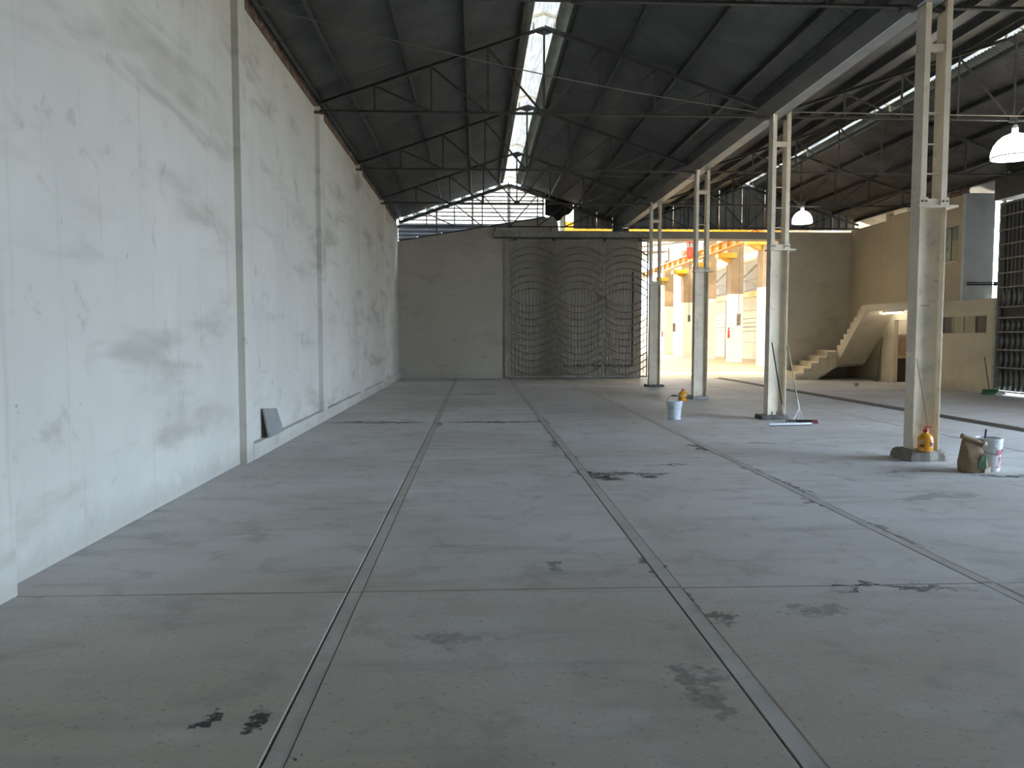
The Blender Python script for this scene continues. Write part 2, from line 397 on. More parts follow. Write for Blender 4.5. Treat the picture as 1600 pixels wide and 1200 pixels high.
for xm, w in ((-.79, .085), (1.285, .095), (3.405, .085)):
    for a, b_ in ((Y_NEAR, 4.9), (4.9, 14.6), (14.6, 25.6), (25.6, Y_FAR)):
        B().box(xm - w / 2 + .007, xm + w / 2 + .003, a + .006, b_ - .006, -.05, -.003).build('joint_strip', 'joint', fl)
B().box(9.42, 9.76, Y_NEAR, 25.4, -.05, -.035).build('drain_channel', 'subgrade', fl)

# ---- left wall: recessed panels between pilasters, plinth ledge, brick course on top
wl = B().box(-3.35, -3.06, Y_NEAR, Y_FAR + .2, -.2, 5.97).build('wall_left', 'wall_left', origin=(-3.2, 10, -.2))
tag(wl, 'tall whitewashed plaster wall with shallow pilasters and low plinth', 'wall', kind='structure')
for y0, y1 in ((4.5, 4.93), (10.0, 10.30), (15.0, 15.42), (20.0, 20.5), (25.0, 25.55)):
    B().box(-3.1, X_L + (.05 if y0 < 6 else 0), y0, y1, -.05, 6.0).build('pilaster', 'wall_left', wl)
B().box(-3.1, X_L + .005, 10.3, Y_FAR, -.05, .205).build('plinth', 'wall_left', wl)
bk = None; y = 4.7
while y < 30.2:
    if bk is None:
        bk = B().box(-3.22, -3.07, y, y + .185, 5.985, 6.15).build('brick', 'brick', wl)
        b0 = y
    else: piece(bk, wl, (jit(.012), y - b0, jit(.006)))
    y += .235
B().box(-3.30, -3.22, Y_NEAR, Y_FAR, 5.97, 6.14).build('eave_backing', 'flash', wl)
B().box(-3.10, -3.04, 8.0, 30.2, 6.15, 6.27).build('eave_flashing', 'flash', wl)

# ---- far wall with door opening, sloping top on the left
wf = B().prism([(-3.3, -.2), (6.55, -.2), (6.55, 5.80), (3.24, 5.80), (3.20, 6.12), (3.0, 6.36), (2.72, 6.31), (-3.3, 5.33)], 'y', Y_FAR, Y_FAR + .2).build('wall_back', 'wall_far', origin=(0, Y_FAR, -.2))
tag(wf, 'dull cream plaster end wall with a wide doorway into the next hall', 'wall', kind='structure')
B().box(6.55, 12.2, Y_FAR, Y_FAR + .2, 5.45, 5.80).build('lintel', 'wall_far', wf)
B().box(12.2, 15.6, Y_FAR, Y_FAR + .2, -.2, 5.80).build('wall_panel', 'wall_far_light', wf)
B().box(12.05, 12.28, Y_FAR - .03, Y_FAR + .23, 0, 5.45).build('door_jamb', 'wall_far', wf)
B().box(12.7, 15.0, Y_FAR - .03, Y_FAR + .01, 5.42, 5.46).build('ledge_band', 'wall_far_light', wf)

# ---- wall behind the camera
tag(B().box(-3.4, 16.5, Y_NEAR - .25, Y_NEAR, -.2, 8.2).build('wall_front', 'wall_dark'), 'plain plaster wall closing the near end of the warehouse', 'wall', kind='structure')

# ---- right wall: office block, gate opening, open daylight doorway nearer the camera
wr = B().box(15.15, 15.4, Y_NEAR, 4.3, -.2, 6.1).build('wall_right', 'wall_dark', origin=(15.2, 10, -.2))
B().box(15.15, 15.4, 11.5, 17.05, -.2, 6.1).build('wall_panel', 'wall_dark', wr)
tag(wr, 'side wall with cream two-storey office block and tall gateway', 'wall', kind='structure')
B().box(16.08, 16.2, 21.46, 23.12, 2.6, 6.3).build('light_blocker', 'pale_blue', wr)  # wall added to keep daylight off the pale end wall, leaving a slit
B().box(14.97, 16.2, 21.32, 21.44, 2.74, 6.3).build('light_blocker', 'pale_blue', wr)  # unseen wall added behind the gate edge to block sky light
B().box(14.74, 15.3, Y_NEAR, 21.5, 5.50, 6.12).build('gateway_beam', 'steel', wr)
# office, lower storey (front face x = 14.7): door opening y 25.4-26.5, window y 21.55-23.78
for a, b_, z0, z1 in ((26.5, 27.3, -.1, 2.6), (23.78, 25.4, -.1, 2.6), (25.4, 26.5, 2.22, 2.6), (21.3, 21.55, -.1, 2.6), (21.55, 23.78, -.1, 1.72), (21.55, 23.78, 2.28, 2.6)):
    B().box(14.7, 14.86, a, b_, z0, z1).build('lower_wall_panel', 'wall_office', wr)
B().box(14.86, 18.0, 21.3, 21.46, -.1, 2.6).build('lower_end_wall', 'wall_office', wr)
B().box(14.985, 15.15, 27.3, Y_FAR, -.1, 2.7).build('lower_wall_panel', 'wall_upper', wr)
B().box(14.7, 18.0, 21.3, 27.3, 2.6, 2.74).build('terrace_slab', 'wall_office', wr)
B().box(16.9, 17.05, 24.9, 27.6, 0, 2.6).build('room_back_wall', 'wall_office', wr)
B().box(14.86, 17.0, 27.4, 27.55, 0, 2.6).build('room_side_wall', 'wall_office', wr)
B().box(14.86, 17.0, 24.9, 25.05, 0, 2.6).build('room_side_wall', 'wall_office', wr)
# upper storey (front face x = 14.95), window y 23.4-24.25, z 4.0-5.1
for a, b_, z0, z1, xf in ((27.6, Y_FAR, 2.7, 5.86, 14.98), (24.25, 27.6, 2.7, 5.98, 14.95), (23.26, 23.4, 2.7, 6.0, 14.95), (23.4, 24.25, 2.7, 4.0, 14.95), (23.4, 24.25, 5.1, 6.0, 14.95)):
    B().box(xf, 15.15, a, b_, z0, z1).build('upper_wall_panel', 'wall_upper', wr)
B().box(14.95, 15.88, 23.1, 23.25, 2.74, 6.02).build('upper_end_wall', 'pale_blue', wr)
B().box(15.15, 18, 27.0, 27.2, 2.74, 6).build('upper_back_wall', 'wall_dark', wr)
B().box(14.93, 15.10, 27.45, 27.68, 5.8, 6.14).build('wall_pier', 'wall_office', wr)
b0 = None
for k in range(9):
    yy, zz = 23.2 + (k % 5) * .235, 6.01 + (k // 5) * .11
    if b0 is None: b0 = B().box(14.97, 15.12, 23.2, 23.40, 6.01, 6.10).build('brick', 'brick', wr)
    else: piece(b0, wr, (jit(.01), yy - 23.2, zz - 6.01))

# ---- second hall beyond the doorway
hf = B().box(-6, 34, Y_FAR + .2, 95, -.4, -.03).build('floor', 'hallfloor', origin=(14, 60, -.4))
tag(hf, 'sunlit tan concrete floor of the crane hall beyond the doorway', 'floor', kind='structure')
hw = B().box(20.6, 20.8, Y_FAR + .2, 92, -.2, 4.6).build('wall_right', 'hallwall', origin=(20.7, 60, -.2))
tag(hw, 'pale panelled side wall of the crane hall behind its columns', 'wall', kind='structure')
for k in range(9):
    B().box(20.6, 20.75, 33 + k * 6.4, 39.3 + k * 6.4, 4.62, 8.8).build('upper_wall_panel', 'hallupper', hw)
B().prism([(3.3, 7.9), (20.8, 7.9), (20.8, 9.0), (18, 9.6), (11, 10.8), (3.3, 9.35)], 'y', Y_FAR + .28, Y_FAR + .36).build('upper_wall_panel', 'hallupper', hw)  # unseen panel added to stop sun entering above the warehouse roof
for z in (1.2, 2.4, 3.6):
    B().box(20.57, 20.61, Y_FAR + .2, 92, z, z + .03).build('panel_rail', 'greymetal', hw)
he = B().box(2, 34, 92, 92.2, -.2, 4.2).build('wall_back', 'hallwall'); tag(he, 'bright far end wall of the crane hall', 'wall', kind='structure')

tag(B().box(3.3, 3.5, Y_FAR + .25, 82, -.2, 9.35).build('wall_left', 'hallwall'), 'unseen left side wall added to dim the crane hall', 'wall', kind='structure')  # unseen wall added to cut the daylight inside the crane hall
# ---- corrugated roof slopes
Z_E, Z_A = 6.05, 7.53                       # chord centre line at eave and apex
R1, R2 = 1.30, 10.60
def zc(x, ridge, half): return Z_A - (Z_A - Z_E) * abs(x - ridge) / half
SH = .215                                   # sheet above chord centre line
def sheet(name, xa, xb, ridge, half, label, mat, y0=Y_NEAR - .3, y1=Y_FAR + .15):
    pitch, amp, ns = .105, .016, 6
    n = int((y1 - y0) / pitch * ns); bb = B(); vs = []; fs = []
    for i in range(n + 1):
        yy = y0 + (y1 - y0) * i / n; w = amp * math.sin(2 * math.pi * i / ns)
        for x in (xa, xb): vs.append((x, yy, zc(x, ridge, half) + SH + w))
    k = len(vs)
    vs += [(x, y_, z + .004) for x, y_, z in vs]
    for i in range(n):
        a = 2 * i
        fs.append((a, a + 1, a + 3, a + 2)); fs.append((k + a, k + a + 2, k + a + 3, k + a + 1))
    bb.add(vs, fs)
    me_o = None
    o = bb.build(name, mat, origin=((xa + xb) / 2, 12, 6), smooth=True)
    tag(o, label, 'roof', kind='structure'); return o
H1, H2 = 4.3, 4.75
roofs = [sheet('roof_sheet', -3.2, R1 - .36, R1, H1, 'dark corrugated roof slope above the whitewashed wall', 'roof'),
         sheet('roof_sheet', R1 + .50, 5.68, R1, H1, 'dark corrugated roof slope from the main ridge to the valley gutter', 'roof'),
         sheet('roof_sheet', 5.98, R2 - .17, R2, H2, 'dark corrugated roof slope rising from gutter to the second ridge', 'roof2'),
         sheet('roof_sheet', R2 + .40, 16.3, R2, H2, 'brownish corrugated roof slope above the office block', 'roof2')]
for roof, xsP, ridge, half in ((roofs[0], (-2.98, -2.42, -1.30, -.20, .86), R1, H1), (roofs[1], (1.76, 2.85, 3.95, 5.05, 5.5), R1, H1),
                               (roofs[2], (6.45, 7.5, 8.6, 9.7, 10.22), R2, H2), (roofs[3], (11.0, 12.0, 13.1, 14.2, 15.1), R2, H2)):
    for x in xsP:
        z = zc(x, ridge, half) + .12
        s = 1 if x < ridge else -1
        B().channel((x, Y_NEAR, z), (x, Y_FAR, z), .06, .135, .008, up=(-.33 * s, 0, .94)).build('purlin', 'purlin', roof)
# valley gutter between the two naves
gt = thing('valley_gutter', (5.75, 12, 5.93), 'long sheet-metal valley gutter running over the cream columns', 'gutter')
def strip(name, prof, mat, parent, y0=Y_NEAR, y1=Y_FAR - .02):
    k = len(prof)
    return B().add([(x, y_, z) for y_ in (y0, y1) for x, z in prof], [tuple(range(k)), tuple(range(2 * k - 1, k - 1, -1))] + [(i, i + k, (i + 1) % k + k, (i + 1) % k) for i in range(k)]).build(name, mat, parent)
strip('gutter_bottom', ((5.76, 5.935), (5.98, 5.935), (5.98, 5.955), (5.76, 5.955)), 'gutter', gt)
strip('gutter_side', ((5.44, 6.27), (5.47, 6.05), (5.75, 5.94), (5.75, 5.96), (5.49, 6.06), (5.46, 6.27)), 'gutterside', gt)
strip('gutter_side', ((5.985, 5.935), (6.005, 5.935), (6.06, 6.27), (6.04, 6.27)), 'gutterside', gt)

# ---- ridge skylights: raised translucent caps on stub frames
def skylight(ridge, half, wcap, lift, label, ysF, strips):
    t = thing('ridge_skylight', (ridge, 12, Z_A), label, 'skylight')
    for s in (-1, 1):
        zt = Z_A + SH + lift
        x1 = ridge + s * wcap; z1 = zt - .30 * wcap
        bb = B(); n = 40; vs = []; fs = []
        for i in range(n + 1):
            yy = Y_NEAR + (Y_FAR + .1 - Y_NEAR) * i / n
            vs += [(ridge, yy, zt), (ridge + s * wcap * .5, yy, zt - .12 * wcap), (x1, yy, z1)]
        for i in range(n):
            a = 3 * i; fs += [(a, a + 1, a + 4, a + 3), (a + 1, a + 2, a + 5, a + 4)]
        bb.add(vs, fs); bb.build('cap_sheet', 'cap', t, smooth=True)
    for xa, xb in strips:
        bb = B(); vs = []; fs = []; n = 1000
        for i in range(n + 1):
            yy = Y_NEAR + (Y_FAR - Y_NEAR) * i / n; w = .014 * math.sin(2 * math.pi * i / 3)
            for x in (ridge + xa, ridge + xb): vs.append((x, yy, zc(x, ridge, half) + SH - .035 + w))
        for i in range(n): fs.append((2 * i, 2 * i + 1, 2 * i + 3, 2 * i + 2))
        bb.add(vs, fs).build('side_rooflight', 'oldlight', t, smooth=True)
    for yy in ysF:
        for s in (-1, 1):
            B().bar((ridge, yy, Z_A + SH + lift - .05), (ridge + s * (wcap - .02), yy, Z_A + SH + lift - .06 - .30 * wcap), .04, .045).build('cap_rafter', 'cream', t)
            B().bar((ridge + s * .2, yy, Z_A - .05), (ridge + s * .2, yy, Z_A + SH + lift - .12), .035, .035).build('stub_post', 'cream', t)
    return t
skylight(R1, H1, .46, .10, 'bright translucent ridge skylight along the main roof', (5, 10, 15, 20, 25, 30), ((-.40, -.24), (.22, .55)))
skylight(R2, H2, .36, .04, 'bright narrow ridge skylight along the right-hand roof', (5, 10, 15, 20, 25, 30), ((.14, .46),))

# ---- roof trusses
def truss(xl, xr, ridge, y, label, group, npan=4, s=.055, zb=5.92, apex=True):
    t = thing('roof_truss', (ridge, y, zb), label, 'truss', group)
    half = (xr - xl) / 2
    def zt(x): return Z_A - (Z_A - Z_E) * abs(x - ridge) / half
    for a in (xl, xr): B().angle((a, y, Z_E), (ridge, y, Z_A), s * 1.25, .012).build('top_chord', 'steel', t)
    B().angle((xl - .05, y, zb), (xr + .05, y, zb), s, .012).build('bottom_chord', 'steel', t)
    for side, xe in ((-1, xl), (1, xr)):
        xn = [xe + (ridge - xe) * k / npan for k in range(1, npan + 1)]
        for k, x in enumerate(xn):
            if k < npan - 1 or side < 0: B().angle((x, y, zb), (x, y, zt(x)), s * .75, .01).build('web_post', 'steel', t)
            if k < npan - 1: B().angle((x, y + .02, zt(x) - .02), (xn[k + 1] - .03 * (1 if side < 0 else -1), y + .02, zb + .02), s * .75, .01).build('web_diagonal', 'steel', t)
    B().box(ridge - .09, ridge + .09, y - .02, y + .03, zb - .05, zb + .08).build('gusset_plate', 'steel', t)
    B().prism([(ridge - .16, Z_A - .09), (ridge, Z_A - .02), (ridge + .16, Z_A - .09), (ridge, Z_A - .14)], 'y', y - .012, y + .03).build('apex_plate', 'steel', t)
    for e in (xl, xr): B().box(e - .1, e + .1, y - .05, y + .05, zb - .06, zb - .02).build('seat_plate', 'steel', t)
    return t
ORD = {30.15: 'at the far end wall', 25.0: 'first out from the end wall', 20.0: 'second out from the end wall', 15.0: 'third out from the end wall', 10.0: 'fourth out from the end wall', 5.0: 'hidden overhead at the near end'}
for y, w in ORD.items():
    if y > 6:
        truss(-3.0, 5.6, R1, y, 'dark steel roof truss over the main bay, ' + w, 'trusses of the main bay')
        truss(6.05, 15.15, R2, y, 'dark steel roof truss over the office-side bay, ' + w, 'trusses of the office-side bay')

# ---- far gable of the main bay: louvers, torn sheet, hole, cladding
lg = thing('louver_gable', (0, Y_FAR + .1, 5.4), 'bright louvered gable opening above the cream end wall', 'louver')
z = 5.44; k = 0
while z < 7.55:
    # horizontal slat between wall-top slope / left wall and roof slope / right post
    xl = -3.055 if z < 6.2 else -3.0 + (z - 6.2) / (Z_A - Z_E) * H1 + .1
    xr = 2.66
    zr = zc(2.66, R1, H1) + .12
    if z > zr: xr = R1 + (Z_A + .12 - z) / (Z_A - Z_E) * H1
    if z < 6.28: xr = min(xr, -3.3 + (z - 5.33) / (6.31 - 5.33) * 6.02 + .3)
    if xr - xl > .12:
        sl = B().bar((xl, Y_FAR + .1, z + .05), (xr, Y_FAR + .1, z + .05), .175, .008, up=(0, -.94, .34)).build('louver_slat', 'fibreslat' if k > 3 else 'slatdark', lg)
        B().bar((xl, Y_FAR + .06, z - .03), (xr, Y_FAR + .06, z - .03), .012, .046).build('overlap_shade_strip', 'slat' if k > 3 else 'slatdark', sl)  # opaque strip standing in for the shadow line where slats overlap
    z += .155; k += 1
for x, z0 in ((-1.55, 5.62), (-.15, 5.85), (1.25, 6.07), (2.62, 6.3)):
    B().box(x - .03, x + .03, Y_FAR + .0, Y_FAR + .06, z0, zc(x, R1, H1) + .15).build('mullion', 'greymetal', lg)
for a in (-3.0, 5.6):
    B().bar((a, Y_FAR + .02, zc(a, R1, H1) + .03), (R1, Y_FAR + .02, Z_A + .03), .06, .12).build('gable_rafter', 'redsteel', lg)
B().bar((-2.9, Y_FAR + .12, zc(-2.9, R1, H1) + .15), (R1, Y_FAR + .12, Z_A + .15), .01, .13).build('verge_strip', 'fibreslat', lg)
B().bar((2.75, Y_FAR + .1, zc(2.75, R1, H1) + .14), (R1 + .3, Y_FAR + .1, zc(R1 + .3, R1, H1) + .14), .02, .13).build('verge_strip', 'slat', lg)
B().bar((-3.0, Y_FAR - .04, 5.38), (2.72, Y_FAR - .04, 6.32), .05, .05).build('sill_angle', 'steel', lg)
fp = B().prism([(2.70, zc(2.7, R1, H1) + .21), (2.70, 6.42), (2.95, 6.36), (3.18, 6.18), (3.30, 6.22), (3.42, 6.38), (3.66, 6.46), (3.80, 6.62), (3.80, zc(3.8, R1, H1) + .21)], 'y', Y_FAR + .1, Y_FAR + .13).build('torn_sheet', 'flap')
tag(fp, 'torn black sheet hanging beside the louvered gable', 'sheet')
def cladding(name, xa, xb, ridge, half, label, group, z0=5.885):
    t = thing(name, ((xa + xb) / 2, Y_FAR + .05, z0), label, 'cladding', group)
    w = .92; x = xa
    while x < xb - .05:
        x2 = min(xb, x + w); prof = []; xx = x
        while xx < x2 - .001:
            for dx, dy in ((0, 0), (.16, 0), (.19, .045), (.27, .045), (.30, 0)):
                if xx + dx <= x2 + .001: prof.append((xx + dx, dy))
            xx += .3067
        prof = [p for i, p in enumerate(prof) if i == 0 or p[0] > prof[i - 1][0] + .002]
        bb = B(); vs = []; fs = []
        for px, dy in prof:
            vs += [(px, Y_FAR + .04 + dy, z0 + jit(.004)), (px, Y_FAR + .04 + dy, max(z0 + .02, zc(px, ridge, half) + .205))]
        for i in range(len(prof) - 1): fs.append((2 * i, 2 * i + 2, 2 * i + 3, 2 * i + 1))
        k_ = len(vs); vs += [(a, b_ + .003, c) for a, b_, c in vs]; fs += [tuple(i + k_ for i in f[::-1]) for f in fs]
        bb.add(vs, fs); bb.build('cladding_sheet', 'sheetdark', t)
        x = x2
cladding('gable_cladding', 3.82, 5.40, R1, H1, 'dark ribbed gable cladding beside the torn sheet', None)
cladding('gable_cladding', 5.95, 15.3, R2, H2, 'grey ribbed gable cladding above the wide doorway', None)
B().box(5.38, 6.02, Y_FAR - .0, Y_FAR + .3, 5.62, 6.36).build('valley_bearing', 'steel', wf)

# ================================================================== COLUMNS
def column(x0, yf, base, label):
    t = thing('steel_column', (x0 + .18, yf + .11, 0), label, 'column', 'cream steel columns in a row')
    x1 = x0 + .36; y1 = yf + .22; zt = 3.33
    zb = .12 if base == 'mortar' else .06
    B().box(x0, x0 + .016, yf, y1, zb, zt).build('flange', 'cream', t)
    B().box(x1 - .016, x1, yf, y1, zb, zt).build('flange', 'cream', t)
    B().box(x0 + .016, x1 - .016, yf + .10, yf + .115, zb, zt).build('web', 'cream', t)
    B().box(x0 - .03, x1 + .14, yf - .03, y1 + .03, zt, zt + .025).build('cap_plate', 'cream', t)
    zp = zt + .025
    for xa in (x0, x1 - .08):
        p = B().box(xa, xa + .075, yf, yf + .02, zp, 6.06).box(xa, xa + .012, yf + .02, y1, zp, 6.06).box(xa + .012, xa + .075, y1 - .012, y1, zp, 6.06).build('post', 'cream', t)
        c = B().box(xa - .015, xa + .10, yf - .014, yf - .002, zp, zp + .10).build('cleat', 'cream', t)
        for dx in (.015, .07):
            B().cyl((xa + dx, yf - .03, zp + .05), (xa + dx, yf - .012, zp + .05), .011, n=6).build('bolt', 'steel', c)
    B().box(x0 + .1, x1 - .1, yf + .002, yf + .014, zp, zp + .085).build('splice_plate', 'cream', t)
    B().box(x0 + .05, x1 - .05, yf + .01, yf + .09, 5.33, 5.42).build('batten', 'cream', t)
    for zz in (4.55, 4.15, 3.77): B().cyl((x0 + .06, yf + .05, zz), (x1 - .06, yf + .05, zz), .011, n=8).build('rung', 'cream', t)
    cx, cy = x0 + .18, yf + .11
    if base == 'mortar':
        bb = B(); n = 28; prof = [(1.0, 0), (1.0, .5), (.93, .8), (.80, 1.0), (.3, 1.02)]; vs = []; fs = []
        for r, zz in prof:
            for i in range(n):
                a = 2 * math.pi * i / n; ca, sa = math.cos(a), math.sin(a)
                q = 1 / max(abs(ca), abs(sa)) ** .75; rr = r * (1 + .06 * math.sin(3.1 * a + 1) + .04 * math.sin(7 * a))
                vs.append((cx - .02 + .315 * q * ca * rr, cy + .25 * q * sa * rr, .135 * zz + (jit(.008) if zz > .4 else 0)))
        for j in range(len(prof) - 1):
            for i in range(n): fs.append((j * n + i, j * n + (i + 1) % n, (j + 1) * n + (i + 1) % n, (j + 1) * n + i))
        fs.append(tuple((len(prof) - 1) * n + i for i in range(n))); bb.add(vs, fs); bb.build('mortar_pedestal', 'mortar', t)
    elif base == 'plate':
        B().box(x0 - .13, x1 + .03, yf - .05, y1 + .12, 0, .085).build('base_plate', 'basemetal', t)
        for dx in (.1, .2): B().cyl((x0 + dx, yf + .03, .085), (x0 + dx, yf + .03, .16), .012, n=8).build('anchor_bolt', 'basemetal', t)
    elif base == 'block':
        B().box(x0 - .02, x1 + .05, yf - .05, y1 + .1, 0, .08).build('base_block', 'greyblock', t)
        B().box(x0 - .16, x0 - .02, yf, y1 + .1, 0, .1).build('base_plate', 'basemetal', t)
    else:
        B().box(x0 - .1, x1 + .12, yf - .1, y1 + .12, 0, .07).build('base_plate', 'basemetal', t)
    return t, x0, yf
c1 = column(5.79, 9.9, 'mortar', 'nearest cream steel column on a rough mortar pedestal')
c2 = column(5.75, 14.9, 'plate', 'cream steel column with two squeegees leaning at its foot')
c3 = column(5.69, 19.9, 'block', 'cream steel column on pale block near the splattered bucket')
c4 = column(5.64, 24.9, 'dark', 'farthest cream steel column next to the lattice sliding gate')
# saw marks on the nearest column
for a, b_, z in ((5.80, 5.815, 2.35), (6.06, 6.14, 2.37), (5.9, 6.02, 2.05)):
    B().box(a, b_, 9.995, 10.0, z, z + .006).build('scratch', 'gatedark', c1[0])

# ================================================================== SLIDING GATES
def gate(x0, x1, z0, z1, y, label, bays, name='sliding_gate', mat='gate'):
    t = thing(name, ((x0 + x1) / 2, y, z0), label, 'gate')
    B().box(x0, x1, y - .03, y + .03, z0, z0 + .07).build('bottom_rail', mat, t)
    B().box(x0, x1, y - .03, y + .03, z1 - .07, z1).build('top_rail', mat, t)
    for a, b_ in bays:
        B().box(a - .025, a + .025, y - .035, y + .035, z0 + .07, z1 - .07).build('stile', mat, t)
    B().box(x1 - .05, x1, y - .035, y + .035, z0 + .07, z1 - .07).build('stile', mat, t)
    zm = z0 + (z1 - z0) * .585
    for a, b_ in bays:
        a += .025; b_ -= .025; w = b_ - a; n = max(6, int(round(w / .135)))
        vb = None
        for i in range(1, n):
            xx = a + w * i / n
            if vb is None: vb = B().box(xx - .013, xx + .013, y + .004, y + .024, z0 + .07, z1 - .07).build('vertical_bar', 'gatevert', t); vx = xx
            else: piece(vb, t, (xx - vx, 0, 0))
        sag = w * .19; up = dn = None
        def arc(sgn):
            bb = B(); m = 12; vs = []; fs = []
            for i in range(m + 1):
                u = -1 + 2 * i / m; xx = a + w * (u + 1) / 2; zz = sgn * sag * (1 - u * u)
                for dy in (-.045, .004):
                    for dz in (-.026, .026): vs.append((xx, y + dy, zm + zz + dz))
            for i in range(m):
                q = 4 * i
                fs += [(q, q + 4, q + 5, q + 1), (q + 2, q + 3, q + 7, q + 6), (q, q + 2, q + 6, q + 4), (q + 1, q + 5, q + 7, q + 3)]
            return bb.add(vs, fs).build('arc_bar', 'gatearc', t)
        up = arc(1); dz = .268; k = 1
        while zm + k * dz + sag * .35 < z1 - .1:
            if zm + k * dz + sag < z1 - .05: piece(up, t, (0, 0, k * dz))
            k += 1
        dn = arc(-1); k = 1
        while zm - k * dz - sag > z0 + .06: piece(dn, t, (0, 0, -k * dz)); k += 1
    return t
gx = (1.25, 3.08, 4.97, 6.74)
G = gate(gx[0], gx[-1], .03, 5.42, 30.12, 'closed-side lattice sliding gate with stacked curved bars', list(zip(gx, gx[1:])))
G['label'] = 'tall lattice sliding gate with stacked curved bars along the end wall'
B().box(2.78, 2.82, 30.1, 30.14, .1, 5.35).build('stile', 'gate', G)
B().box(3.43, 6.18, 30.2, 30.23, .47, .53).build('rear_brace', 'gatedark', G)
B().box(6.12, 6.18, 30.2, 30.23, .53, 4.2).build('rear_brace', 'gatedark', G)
tr = thing('gate_track', (6.4, 30.2, 5.45), 'long grey box track above the lattice gate and doorway', 'track')
B().box(.69, 6.8, 30.0, 30.3, 5.47, 5.72).build('track_beam', 'gate', tr)
B().box(6.8, 12.1, 30.1, 30.39, 5.47, 5.74).build('track_beam', 'wall_far', tr)
B().box(.69, 6.8, 29.98, 30.0, 5.45, 5.50).build('track_lip', 'steel', tr)
for x in (.72, 2.9): B().box(x - .02, x + .02, 30.2, 30.24, 5.72, 5.95).build('hanger', 'steel', tr)
for x in (1.5, 3.0, 5.0, 6.4): B().box(x - .06, x + .06, 30.09, 30.15, 5.36, 5.47).build('roller', 'steel', tr)

# right gate, on the side wall, of the same pattern but backed with dark sheet; x is constant
sg = thing('side_gate', (14.820, 19.2, 0), 'dark sheet-backed side gate with rows of glossy curved bars', 'gate')
M['crescent'] = pm('galvanised_crescent', (.30, .31, .29), .32, .6, .15, 5)
B().box(14.880, 14.910, 17.0, 21.28, .12, 5.38).build('back_sheet', 'gatedark', sg)
for yy in (17.0, 18.4, 19.8, 21.22): B().box(14.760, 14.860, yy, yy + .06, .08, 5.4).build('stile', 'gate', sg)
for zz in (.08, .75, 1.25, 1.75, 2.15, 2.45, 3.0, 3.4, 3.8, 4.2, 4.6, 5.0, 5.34): B().box(14.740, 14.780, 17.0, 21.28, zz, zz + .04).build('rail', 'gate', sg)
cr = None
for row, zz in enumerate((.12, .79, 1.29, 1.79, 2.49)):
    h = (.60, .45, .45, .33, .48)[row]
    cr = None
    for i in range(15):
        yy = 21.1 - i * .22
        if cr is None:
            bb = B(); m = 8; vs = []; fs = []
            for k in range(m + 1):
                u = k / m; c = math.sin(math.pi * u); w = .012 + .055 * c
                for dy in (-w, w): vs.append((14.850 - .05 * c, yy - .10 * c + dy + .05, zz + h * u))
                vs.append((14.820 - .06 * c, yy - .10 * c + .05, zz + h * u))
            for k in range(m):
                q = 3 * k; fs += [(q, q + 2, q + 5, q + 3), (q + 2, q + 1, q + 4, q + 5), (q, q + 3, q + 4, q + 1)]
            cr = bb.add(vs, fs).build('crescent_bar', 'crescent', sg, smooth=True); cy0 = yy
        else: piece(cr, sg, (0, yy - cy0, 0))
vb = B().box(14.800, 14.815, 21.1, 21.115, 2.5, 5.34).build('vertical_bar', 'gate', sg)
for i in range(1, 24): piece(vb, sg, (0, -.16 * i, 0))
br = thing('gate_bolt_rail', (15.3, 22.95, 3.2), 'dark steel rail fixed across the pale end wall beside the side gate', 'rail')
B().box(15.05, 15.95, 23.02, 23.09, 3.22, 3.26).box(15.05, 15.95, 23.02, 23.09, 3.29, 3.31).build('rail', 'steel', br)
B().box(15.9, 15.97, 23.0, 23.1, 3.2, 3.33).build('bracket', 'steel', br)

# ================================================================== OFFICE DETAILS
def window(name, x, y0, y1, z0, z1, panes, label, frame, cross=False):
    t = thing(name, (x, (y0 + y1) / 2, z0), label, 'window', kind='structure')
    fw = .035
    for a, b_, c, d in ((y0, y1, z0, z0 + fw), (y0, y1, z1 - fw, z1), (y0, y0 + fw, z0, z1), (y1 - fw, y1, z0, z1)):
        B().box(x - .02, x + .05, a, b_, c, d).build('window_frame', frame, t)
    n = len(panes); w = (y1 - y0 - 2 * fw) / n
    for i, m in enumerate(panes):          # from far to near along the wall
        b_ = y1 - fw - w * i; a = b_ - w
        if cross:
            zm = z0 + (z1 - z0) * .58
            B().box(x + .02, x + .026, a, b_, z0 + fw, zm).build('pane', m, t)
            B().box(x + .02, x + .026, a, b_, zm, z1 - fw).build('pane', 'glassreflect', t)
        else: B().box(x + .02, x + .026, a, b_, z0 + fw, z1 - fw).build('pane', m, t)
        if i: B().box(x - .01, x + .04, b_ - .015, b_ + .015, z0 + fw, z1 - fw).build('mullion', frame, t)
    if cross: B().box(x - .01, x + .04, y0 + fw, y1 - fw, z0 + (z1 - z0) * .58, z0 + (z1 - z0) * .58 + .03).build('transom', frame, t)
    return t
window('window_1', 14.72, 21.55, 23.78, 1.72, 2.28, ['glassdark', 'glasscream', 'glasscream', 'glassdark'], 'low sliding office window with two curtained middle panes', 'winframe2')
window('window_2', 14.97, 23.4, 24.25, 4.0, 5.1, ['glassreflect', 'glasscream'], 'upper office window with thin metal frame', 'winframe', True)
B().box(14.88, 14.96, 23.3, 24.3, 3.94, 4.0).build('window_sill', 'wall_office', bpy.data.objects['window_2'])

